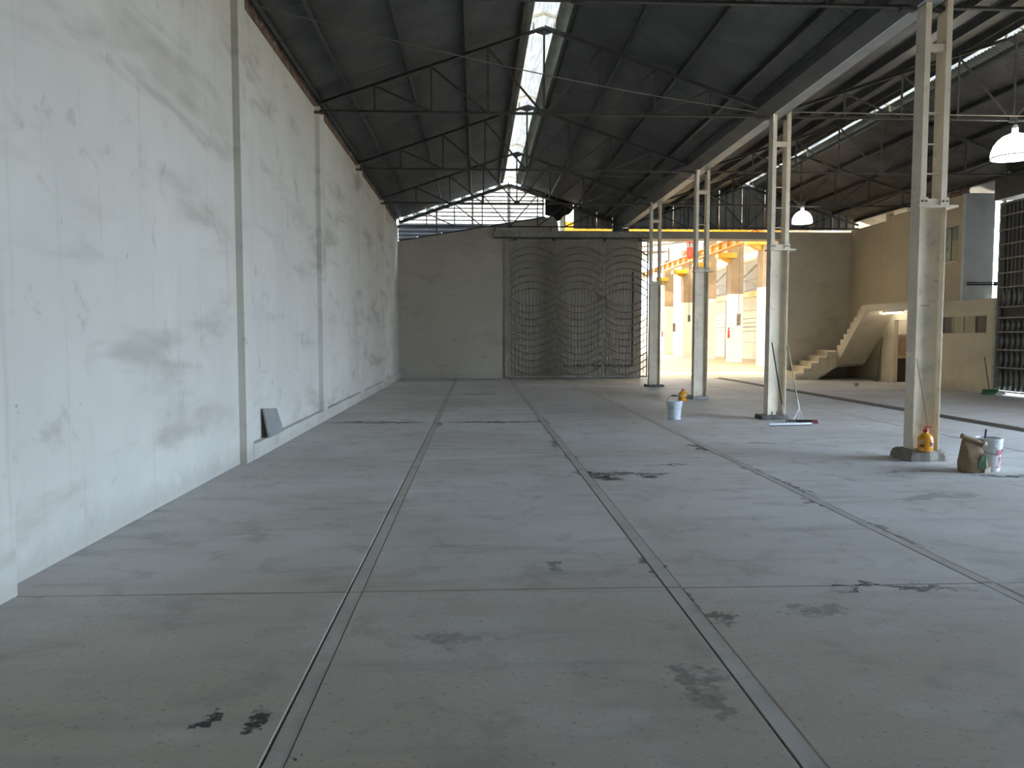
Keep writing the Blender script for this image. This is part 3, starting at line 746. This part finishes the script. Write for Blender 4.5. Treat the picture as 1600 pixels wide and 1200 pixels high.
st = thing('staircase', (13.4, 29.0, 0), 'cream concrete staircase turning up beside the office wall', 'staircase')
y0s, y1s = 28.5, Y_FAR
ex = [12.05, 12.36, 12.63, 12.93, 13.25, 13.60]
zt = [.10, .30, .50, .70, .91, 1.12]
for k, (x, z) in enumerate(zip(ex, zt)):
    x2 = ex[k + 1] if k < 5 else 14.96
    B().box(x - .02, x2, y0s - .02, y1s, z - .06, z).build('tread', 'stairs', st)
    B().box(x, x + .04, y0s, y1s, max(0, z - .21), z - .05).build('riser', 'stairs', st)
B().prism([(12.05, 0), (12.85, 0), (13.62, .50), (13.62, 1.06), (13.25, 1.06), (13.25, .85), (12.93, .85), (12.93, .64), (12.63, .64), (12.63, .44), (12.36, .44), (12.36, .24), (12.05, .24)], 'y', y0s, y0s + .12).build('side_stringer', 'stairs', st)
B().prism([(12.85, .0), (13.62, .48), (14.7, .55), (14.7, .95), (13.62, .95), (12.6, .30), (12.55, .0)], 'y', y0s + .12, y1s).build('stair_soffit', 'stairs', st)
# upper flight climbs towards the camera along the office wall
n = 8; ya, yb = 28.5, 26.5; run = (ya - yb) / n; rise = (2.75 - 1.12) / n
poly = [(ya, 1.12 - .52)]
for k in range(n):
    poly += [(ya - run * k, 1.12 + rise * (k + 1)), (ya - run * (k + 1), 1.12 + rise * (k + 1))]
poly += [(yb - 2.9, 2.75), (yb - 2.9, 2.52), (yb - .05, 2.52)]
B().prism(poly, 'x', 13.62, 13.74).build('side_stringer', 'stairs', st)
for k in range(n):
    B().box(13.74, 14.7, ya - run * (k + 1) - .02, ya - run * k, 1.12 + rise * (k + 1) - .07, 1.12 + rise * (k + 1)).build('tread', 'stairs', st)
    B().box(13.74, 14.7, ya - run * k - .04, ya - run * k, 1.12 + rise * k - .05, 1.12 + rise * (k + 1) - .06).build('riser', 'stairs', st)
B().prism([(ya, .62), (ya, .95), (yb, 2.62), (yb - 2.9, 2.62), (yb - 2.9, 2.54), (yb - .05, 2.54)], 'x', 13.74, 14.7).build('stair_soffit', 'stairs', st)
B().box(13.74, 14.7, yb - 2.9, yb, 2.62, 2.75).build('landing', 'stairs', st)

ft = thing('tube_lamp', (14.3, 26.0, 2.44), 'glowing tube lamp under the stair landing', 'lamp')
B().box(14.27, 14.35, 25.3, 26.75, 2.48, 2.53).build('lamp_housing', 'white', ft)
B().cyl((14.31, 25.32, 2.455), (14.31, 26.73, 2.455), .022, n=12).build('tube', 'tube', ft, smooth=True)
ct = thing('counter', (15.9, 27.2, 0), 'brick-fronted counter inside the lit office doorway', 'counter')
B().box(14.9, 16.85, 26.95, 27.38, .86, .95).build('counter_top', 'countertop', ct)
B().box(14.92, 16.85, 27.0, 27.38, .0, .85).build('cupboard', 'darkwood', ct)
B().box(14.9, 16.85, 27.32, 27.39, .96, 1.62).build('splashback', 'terracotta', ct)
B().box(15.1, 15.7, 27.08, 27.31, .96, 1.72).build('cabinet_box', 'terracotta', ct)
ft2 = thing('tube_lamp', (15.7, 26.6, 2.4), 'second tube lamp on the ceiling inside the office doorway', 'lamp')
B().box(14.95, 16.3, 26.66, 26.74, 2.50, 2.59).build('lamp_housing', 'white', ft2)
B().cyl((14.97, 26.7, 2.475), (16.28, 26.7, 2.475), .02, n=12).build('tube', 'tube', ft2, smooth=True)

# ================================================================== CEILING LAMPS
def dome(x, y, zr, r, h, ztop, label):
    t = thing('high_bay_lamp', (x, y, zr), label, 'lamp', 'dome lamps')
    prof = [(r, 0), (r * 1.0, h * .10), (r * .97, h * .3), (r * .88, h * .52), (r * .72, h * .72), (r * .5, h * .88), (r * .28, h * .96), (r * .12, h)]
    B().lathe(prof, (x, y, zr), 32, caps=False).build('lamp_shade', 'lamp', t, smooth=True)
    B().lathe([(r * 1.015, -.012), (r * 1.015, .012), (r * .97, .012), (r * .97, -.012), (r * 1.015, -.012)], (x, y, zr), 32, caps=False).build('rim', 'lamprim', t)
    B().lathe([(.05, 0), (.06, .02), (.06, .10), (.04, .15), (.02, .17)], (x, y, zr + h), 16).build('ballast', 'white', t)
    B().cyl((x, y, zr + h + .15), (x, y, ztop), .01, n=6).build('hanger', 'steel', t)
dome(10.6, 14.93, 5.17, .41, .47, 5.92, 'large glowing dome lamp nearest the camera at the picture edge')
dome(10.64, 24.93, 5.35, .32, .40, 5.92, 'glowing dome lamp near the end wall above the stairs')
cb = B().path([(6.1, 14.86, 5.97), (9, 14.86, 5.955), (12, 14.86, 5.955), (15, 14.86, 5.96)], .012).build('conduit', 'greymetal'); tag(cb, 'thin pale conduit along the truss holding the larger dome lamp', 'conduit')
# slack wire from wall head to gutter
pts = []
for i in range(21):
    u = i / 20; pts.append((-2.95 + 8.36 * u, 10.6 + 4.3 * u, 6.02 - .05 * u - .12 * math.sin(math.pi * u)))
tag(B().path(pts, .009, 5).build('slack_wire', 'cable'), 'slack wire strung from the white wall to the gutter', 'wire')
pts = [(1.0 + 8 * i / 10, 20.2 + .3 * i / 10, 6.0 - .2 * math.sin(math.pi * i / 10)) for i in range(11)]
tag(B().path(pts, .007, 5).build('slack_wire', 'cable'), 'thin slack wire hanging below the mid-hall trusses', 'wire')

# ================================================================== FLOOR OBJECTS
# board leaning on the plinth ledge
bd = B().add([(-2.965, 10.97, .207), (-2.965, 11.80, .207), (-3.035, 11.66, .56), (-3.035, 10.97, .62), (-2.94, 10.97, .207), (-2.94, 11.80, .207), (-3.01, 11.66, .568), (-3.01, 10.97, .628)],
             [(0, 1, 2, 3), (7, 6, 5, 4), (0, 4, 5, 1), (1, 5, 6, 2), (2, 6, 7, 3), (3, 7, 4, 0)])
tag(bd.build('offcut_board', 'board'), 'grey square board leaning on the ledge of the white wall', 'board')

def bucket(x, y, r, h, mat, label, bail, name='bucket'):
    t = thing(name, (x, y, 0), label, 'bucket', 'paint buckets')
    B().lathe([(r * .86, 0), (r * .88, .01), (r * .97, h * .80), (r * .97, h * .995), (r * .93, h), (r * .90, h * .98), (r * .82, .02)], (x, y, 0), 32).build('bucket_body', mat, t, smooth=True)
    for zz, k in ((.98, 1.07), (.90, 1.05), (.82, 1.05), (.74, 1.03)):
        B().lathe([(r * .95, -.012), (r * k, -.012), (r * k, .010), (r * .95, .012)], (x, y, h * zz - .005), 32, caps=False).build('rim_ring', mat, t, smooth=True)
    B().lathe([(r * .88, 0), (.001, .002)], (x, y, h * .8), 24, caps=False).build('contents', 'bucketin', t)
    if bail == 'up':
        pts = [(x + r * 1.04 * math.cos(a), y, h * .9 + r * 1.05 * math.sin(a)) for a in [math.pi * i / 14 for i in range(15)]]
    else:
        pts = [(x + r * 1.05 * math.cos(a), y - r * 1.06 * abs(math.sin(a)) * .9, h * .82 - r * .8 * math.sin(a)) for a in [math.pi * i / 14 for i in range(15)]]
    bl = B().path(pts, .0035, 5).build('bail_handle', 'steel', t)
    if bail == 'up': B().cyl(pts[5], pts[9], .012, n=8).build('grip', 'black', bl)
    for s in (-1, 1): B().box(x + s * r * 1.06 - .015, x + s * r * 1.06 + .015, y - .025, y + .025, h * .84, h * .94).build('handle_ear', mat, t)
    return t
bucket(3.92, 15.05, .145, .37, 'bucketdirty', 'splattered pale blue-white bucket with raised handle on the open floor', 'up')
bk2 = bucket(6.29, 9.12, .150, .40, 'bucket', 'white plastic bucket with red print beside the paper sack', 'down')
def curved_patch(cx, cy, r, a0, a1, z0, z1, name, mat, parent, sx=1, sy=1):
    m = 8; vs = []; fs = []
    for i in range(m + 1):
        a = a0 + (a1 - a0) * i / m
        for z in (z0, z1):
            for rr in (r, r + .002): vs.append((cx + rr * sx * math.cos(a), cy + rr * sy * math.sin(a), z))
    for i in range(m):
        q = 4 * i; fs += [(q + 1, q + 5, q + 7, q + 3), (q, q + 2, q + 6, q + 4), (q, q + 4, q + 5, q + 1), (q + 2, q + 3, q + 7, q + 6)]
    return B().add(vs, fs).build(name, mat, parent, smooth=False)
for a0, a1, z0, z1 in ((-1.45, -1.36, .20, .265), (-1.33, -1.24, .20, .265), (-1.20, -1.12, .20, .27), (-1.08, -.98, .20, .27), (-.95, -.86, .20, .265), (-1.15, -1.02, .11, .185), (-.98, -.84, .13, .185), (-1.12, -.9, .08, .10), (-1.55, -1.05, .05, .062)):
    curved_patch(6.29, 9.12, .1455, a0, a1, z0, z1, 'red_print', 'redprint', bk2)
sk = B().cyl((6.24, 9.14, .06), (6.285, 9.16, .50), .012, n=8).build('stirring_stick', 'steel'); tag(sk, 'dark stirring stick standing in the white bucket', 'stick')

def bottle(x, y, z0, s, label, pump):
    t = thing('bottle', (x, y, z0), label, 'bottle', 'orange plastic bottles')
    prof = [(.082, 0), (.092, .012), (.093, .06), (.088, .10), (.092, .14), (.094, .175), (.086, .205), (.062, .235), (.036, .255), (.030, .262), (.030, .285)]
    B().lathe([(r * s * 1.16, z * s) for r, z in prof], (x, y, z0), 28, sy=.78).build('bottle_body', 'orange', t, smooth=True)
    c = B().lathe([(.036 * s, 0), (.036 * s, .028 * s), (.03 * s, .036 * s), (.012 * s, .038 * s)], (x, y, z0 + .275 * s), 16).build('cap', 'redcap', t, smooth=True)
    if pump:
        B().cyl((x, y, z0 + .31 * s), (x, y, z0 + .345 * s), .012 * s, n=8).box(x - .02 * s, x + .075 * s, y - .012, y + .012, z0 + .335 * s, z0 + .355 * s).build('spout', 'redcap', c)
    curved_patch(x, y, 1.16 * .0945 * s, -1.25, -.45, z0 + .075 * s, z0 + .125 * s, 'label_dark', 'labeldark', t, 1, .78)
    curved_patch(x, y, 1.16 * .0945 * s, -1.25, -.45, z0 + .125 * s, z0 + .15 * s, 'label_pale', 'labelwhite', t, 1, .78)
    curved_patch(x, y, 1.16 * .0945 * s, -2.75, -2.15, z0 + .11 * s, z0 + .17 * s, 'label_pale', 'labelwhite', t, 1, .78)
    curved_patch(x, y, 1.16 * .0945 * s, -2.75, -2.15, z0 + .06 * s, z0 + .10 * s, 'label_dark', 'labeldark', t, 1, .78)
bottle(5.905, 9.80, .137, .92, 'orange bottle with red pump standing on the mortar pedestal', True)
bottle(5.24, 19.3, 0, 1.0, 'orange bottle standing on the floor near the pale block column', False)

# paper sack
sx, sy = 6.02, 9.0
sk = thing('paper_sack', (sx, sy, 0), 'slumped brown paper sack with green print and rolled top', 'sack')
prof = [(0, .145, .105, 0, .0), (.03, .155, .115, 0, 0), (.12, .150, .110, -.005, .0), (.22, .138, .092, -.012, .0), (.30, .122, .060, -.022, .0), (.36, .115, .030, -.03, 0), (.385, .11, .018, -.032, -.005)]
vs = []; fs = []; n = 24
for z, rx, ry, ox, oy in prof:
    for i in range(n):
        a = 2 * math.pi * i / n; ca, sa = math.cos(a), math.sin(a); e = .6
        px = rx * math.copysign(abs(ca) ** e, ca); py = ry * math.copysign(abs(sa) ** e, sa)
        vs.append((sx + px + ox + (jit(.004) if z > 0 else 0), sy + py + oy + (jit(.004) if z > 0 else 0), z + (.09 * (-(px) / .12) * max(0, z - .2) if z > .2 else 0)))
for j in range(len(prof) - 1):
    for i in range(n): fs.append((j * n + i, j * n + (i + 1) % n, (j + 1) * n + (i + 1) % n, (j + 1) * n + i))
fs += [tuple(range(n - 1, -1, -1)), tuple((len(prof) - 1) * n + i for i in range(n))]
B().add(vs, fs).build('sack_body', 'paper', sk, smooth=True)
B().cyl((sx - .16, sy - .02, .445), (sx + .115, sy - .03, .335), .032, .03, n=10).build('rolled_top', 'paper', sk, smooth=True)
B().cyl((sx + .095, sy - .035, .35), (sx + .125, sy - .035, .33), .04, .035, n=10).build('fold_end', 'palepaper', sk)
B().add([(sx + .0, sy - .117, .04), (sx + .10, sy - .114, .06), (sx + .10, sy - .094, .235), (sx + .07, sy - .10, .25), (sx + .0, sy - .110, .14),
         (sx + .0, sy - .121, .04), (sx + .10, sy - .118, .06), (sx + .10, sy - .098, .235), (sx + .07, sy - .104, .25), (sx + .0, sy - .114, .14)],
        [(0, 1, 2, 3, 4), (9, 8, 7, 6, 5), (0, 5, 6, 1), (1, 6, 7, 2), (2, 7, 8, 3), (3, 8, 9, 4), (4, 9, 5, 0)]).build('green_print', 'green', sk)
B().add([(sx + .07, sy - .12, .005), (sx + .152, sy - .105, .005), (sx + .150, sy - .108, .08), (sx + .08, sy - .12, .055),
         (sx + .07, sy - .125, .005), (sx + .157, sy - .11, .005), (sx + .155, sy - .113, .08), (sx + .08, sy - .125, .055)],
        [(0, 1, 2, 3), (7, 6, 5, 4), (0, 4, 5, 1), (1, 5, 6, 2), (2, 6, 7, 3), (3, 7, 4, 0)]).build('corner_flap', 'palepaper', sk)

# squeegees against the second column
def squeegee(head0, head1, top, hmat, bmat, label, neck):
    h0, h1, tp = Vector(head0), Vector(head1), Vector(top)
    mid = (h0 + h1) / 2; t = thing('floor_squeegee', (mid.x, mid.y, 0), label, 'squeegee', 'floor squeegees')
    d = (h1 - h0).normalized()
    B().bar(h0, h1, .03, .035).build('head_bar', bmat, t)
    B().bar(h0 - V(0, 0, .022), h1 - V(0, 0, .022), .008, .024).build('rubber_blade', 'black', t)
    nk = Vector(neck); ax = (tp - nk).normalized(); j = nk + ax * .05
    B().cyl(nk - ax * .02, j + ax * .12, .014, n=8).build('socket', 'alu', t)
    B().cyl(j, tp, .012, n=10).build('handle', hmat, t)
    base = mid + V(0, 0, .015)
    for k in (-.11, -.03, .06, .13):
        B().cyl(nk, base + d * k, .0065, n=6).build('brace_rod', 'alu', t)
squeegee((5.36, 13.80, .035), (6.20, 13.90, .035), (5.80, 14.88, 1.52), 'black', 'alu', 'pale aluminium floor squeegee with black handle leaning on a column', (5.71, 14.02, .22))
squeegee((5.93, 14.42, .035), (6.44, 14.36, .035), (6.13, 14.90, 1.47), 'wood', 'black', 'black-headed floor squeegee with pale wooden handle beside a column', (6.20, 14.48, .26))
gl = B().add([(6.32, 14.18, .005), (6.45, 14.16, .005), (6.47, 14.26, .005), (6.33, 14.28, .005), (6.35, 14.19, .07), (6.43, 14.18, .075), (6.45, 14.25, .05), (6.35, 14.26, .06)],
             [(3, 2, 1, 0), (4, 5, 6, 7), (0, 1, 5, 4), (1, 2, 6, 5), (2, 3, 7, 6), (3, 0, 4, 7)]).build('crumpled_cloth', 'glove'); tag(gl, 'crumpled maroon cloth at the end of the squeegee heads', 'cloth')
# thin rod leaning on the nearest column
tag(B().path([(5.86, 9.99, 1.35), (5.955, 9.93, .72), (6.03, 9.88, .14)], .004, 5).build('thin_rod', 'cable'), 'thin dark wire leaning against the nearest column', 'wire')
# pole under stairs, broom and bag near side gate, cup
tag(B().cyl((14.47, 27.12, .0), (14.68, 27.22, 1.62), .014, n=8).build('leaning_pole', 'steel'), 'dark pole leaning on the wall under the stairs', 'pole')
bm_ = thing('broom', (14.5, 21.1, 0), 'green broom leaning upright beside the side gate', 'broom')
B().cyl((14.42, 20.95, .12), (14.66, 21.55, 1.05), .012, n=8).build('handle', 'steel', bm_)
B().box(14.26, 14.62, 20.85, 21.02, .10, .16).build('head', 'broom', bm_)
B().add([(14.24, 20.80, 0), (14.64, 20.80, 0), (14.64, 21.06, 0), (14.24, 21.06, 0), (14.27, 20.86, .11), (14.61, 20.86, .11), (14.61, 21.01, .11), (14.27, 21.01, .11)],
        [(3, 2, 1, 0), (4, 5, 6, 7), (0, 1, 5, 4), (1, 2, 6, 5), (2, 3, 7, 6), (3, 0, 4, 7)]).build('bristles', 'broom', bm_)
tag(B().lathe([(.10, .012), (.14, .03), (.13, .07), (.07, .11), (.02, .12)], (14.5, 20.55, 0), 10, sy=.7).build('plastic_bag', 'plasticbag'), 'small white plastic bag on the floor by the side gate', 'bag')
tag(B().lathe([(.055, .012), (.07, .11), (.075, .115), (.065, .115), (.05, .03)], (12.51, 24.75, 0), 16).build('plastic_cup', 'greyblock'), 'small grey tub alone on the floor before the stairs', 'tub')

# ================================================================== CRANE HALL BEYOND
def ccol(x, y, label, h=8.6):
    t = thing('concrete_column', (x, y, 0), label, 'column', 'crane hall columns'); w = .40
    B().box(x - w, x + w, y - w, y + w, 4.4, h).build('raw_shaft', 'tan', t)
    B().box(x - w - .005, x + w + .005, y - w - .005, y + w + .005, -.03, 4.4).build('painted_shaft', 'whitepaint', t)
    B().prism([(x - w - .75, 7.0), (x - w, 7.0), (x - w, 6.45), (x - w - .2, 6.5), (x - w - .75, 6.8)], 'y', y - .22, y + .22).build('corbel', 'yellow', t)
    B().box(x - w - .9, x - w + .3, y - .55, y + .1, 6.72, 7.04).build('bracket', 'yellow', t)
    B().box(x - .07, x + .07, y - .07, y + .07, h, h + 1.6).build('roof_post', 'greymetal', t)
CC = [(16.25, 42.6), (16.85, 49.7), (17.1, 56.1), (17.15, 62.3), (17.6, 70.3)]
for i, (p, l) in enumerate(zip(CC, ('nearest crane hall column, right of the open doorway', 'second crane hall column with red extinguisher box', 'third crane hall column behind the cream steel columns', 'fourth crane hall column behind the pendant control', 'farthest crane hall column with bare steel post'))):
    ccol(*p, l)
rb = thing('crane_runway', (16, 56, 7.05), 'orange-yellow crane runway beam along the crane hall columns', 'beam')
B().box(15.30, 15.75, 33, 75, 7.05, 7.09).box(15.48, 15.56, 33, 75, 7.09, 7.52).box(15.30, 15.75, 33, 75, 7.52, 7.57).build('runway_beam', 'crane_orange', rb)
B().box(15.48, 15.56, 33, 75, 7.57, 7.65).build('rail', 'steel', rb)
st_ = B().box(15.30, 15.75, 34.0, 34.03, 7.09, 7.52).build('stiffener', 'crane_orange', rb)
for k in range(1, 26): piece(st_, rb, (0, 1.6 * k, 0))
cg = thing('bridge_crane', (9, 46.5, 7.66), 'yellow bridge crane girder spanning the next hall above the doorway', 'crane')
B().box(3.9, 16.2, 46.2, 46.8, 7.75, 8.5).build('girder', 'yellow', cg)
B().box(14.9, 16.2, 44.8, 48.2, 7.66, 7.95).build('end_carriage', 'yellow', cg)
ho = thing('chain_hoist', (12.9, 46.4, 6.3), 'red electric chain hoist hanging in the next hall', 'hoist')
B().box(12.66, 13.14, 46.15, 46.65, 7.32, 7.5).box(12.8, 13.0, 46.3, 46.5, 7.5, 7.78).build('trolley', 'red', ho)
B().lathe([(.08, 0), (.17, .06), (.2, .2), (.2, .55), (.16, .68), (.06, .72)], (12.9, 46.4, 6.35), 14).build('hoist_body', 'red', ho, smooth=True)
B().cyl((12.9, 46.4, 7.05), (12.9, 46.4, 7.35), .05, n=8).build('suspension', 'steel', ho)
B().cyl((12.92, 46.4, 2.9), (12.92, 46.4, 6.4), .018, n=6).build('chain', 'steel', ho)
B().box(12.86, 12.98, 46.34, 46.46, 2.55, 2.95).build('hook_block', 'black', ho)
# bracing and ducts behind the columns
wb = thing('wind_bracing', (18.9, 50, 4.4), 'steel lattice bracing behind the crane hall columns', 'bracing')
for k in range(6):
    a = 38 + k * 6.5; c = a + 6.5
    for p, q in (((18.9, a, 6.6), (18.9, c, 5.0)), ((18.9, c, 6.2), (18.9, a, 5.0)), ((18.9, a, 5.6), (18.9, c, 5.6)), ((18.9, a, 5.0), (18.9, c, 4.75))):
        B().bar(p, q, .09, .11).build('brace', 'greymetal', wb)
for k in range(6): B().box(18.8, 19.0, 37.9 + 6.5 * k, 38.1 + 6.5 * k, -.03, 7.0).build('post', 'greymetal', wb)
B().box(18.75, 19.1, 34, 78, 4.35, 4.72).build('lower_runway', 'yellow', wb)
B().cyl((19.3, 34, 7.2), (19.3, 78, 7.2), .35, n=16).build('duct', 'white', wb, smooth=True)
pn = None
for x, y, z0, z1, l in ((15.6, 53.2, 1.9, 4.3, 'pendant control hanging between the third and second hall columns'), (15.5, 45.0, 2.3, 4.0, 'pendant control hanging right of the second hall column'), (15.4, 59.5, 2.0, 4.2, 'small pendant control hanging left of the fourth hall column')):
    t = thing('pendant_control', (x, y, z0), l, 'control box', 'hanging pendant controls')
    B().cyl((x, y, z0 + .4), (x, y, 7.06), .015, n=6).build('cable', 'cable', t)
    B().box(x - .12, x + .12, y - .06, y + .06, z0, z0 + .7).build('box', 'greymetal', t)
    for k in range(3): B().cyl((x - .04, y - .09, z0 + .12 + .2 * k), (x - .04, y - .06, z0 + .12 + .2 * k), .035, n=8).build('button', 'black', t)
for x, y, z, l in ((16.28, 49.1, 1.55, 'red fire extinguisher on the second hall column'), (16.95, 69.7, 1.6, 'red fire extinguisher on the farthest hall column')):
    t = thing('fire_extinguisher', (x, y, z), l, 'extinguisher', 'fire extinguishers')
    B().lathe([(.06, 0), (.075, .03), (.075, .48), (.04, .56), (.025, .6)], (x, y, z), 12).build('cylinder_body', 'red', t, smooth=True)
    B().box(x - .05, x + .05, y - .03, y + .03, z + .6, z + .68).build('valve', 'black', t)
for k in range(4):
    tag(B().path([(20.57, 34 + 5 * i, 3.05 - .32 * k - .06 * (i % 2)) for i in range(11)], .018, 5).build('power_line', 'cable'), ('top', 'second', 'third', 'lowest')[k] + ' of four sagging cables along the crane hall wall', 'cable', 'cables on the hall wall')
# light canopy frames at the open end of the hall
for y, l in ((64, 'grey canopy truss seen high in the doorway, nearer one'), (72, 'grey canopy truss seen high in the doorway, farther one')):
    t = thing('canopy_truss', (13, y, 9), l, 'truss', 'canopy trusses')
    B().bar((6, y, 9.6), (18, y, 9.6), .15, .15).build('top_chord', 'greymetal', t)
    for x in (6, 18): B().box(x - .1, x + .1, y - .1, y + .1, -.03, 9.55).build('post', 'greymetal', t)
    B().bar((6, y, 9.6), (12, y, 8.9), .12, .12).build('lower_chord', 'greymetal', t)
    B().bar((12, y, 8.9), (18, y, 9.6), .12, .12).build('lower_chord', 'greymetal', t)
    for x in (8, 10, 12, 14, 16): B().bar((x, y, 9.6), (x + 1, y, 9.6 - .6 * (1 - abs(x + 1 - 12) / 6)), .07, .07).build('web_diagonal', 'greymetal', t)
M['halltop'] = translucent('hall_rooflight_sheet', (.45, .38, .27), .31, 2)
for k in range(7):
    mt = 'halltop'
    r = B().add([(x, y, z) for y in (30.75 + 7.2 * k + (.0 if k == 0 else .75), 38.6 + 7.2 * k) for x, z in ((3.2, 9.4), (11, 10.9), (18, 9.7), (22, 8.9))], [(0, 1, 5, 4), (1, 2, 6, 5), (2, 3, 7, 6)]).build('roof_sheet', mt)
    tag(r, ('first', 'second', 'third', 'fourth', 'fifth', 'sixth', 'seventh')[k] + ' roof bay over the crane hall counted from the doorway', 'roof', 'crane hall roof bays', kind='structure')
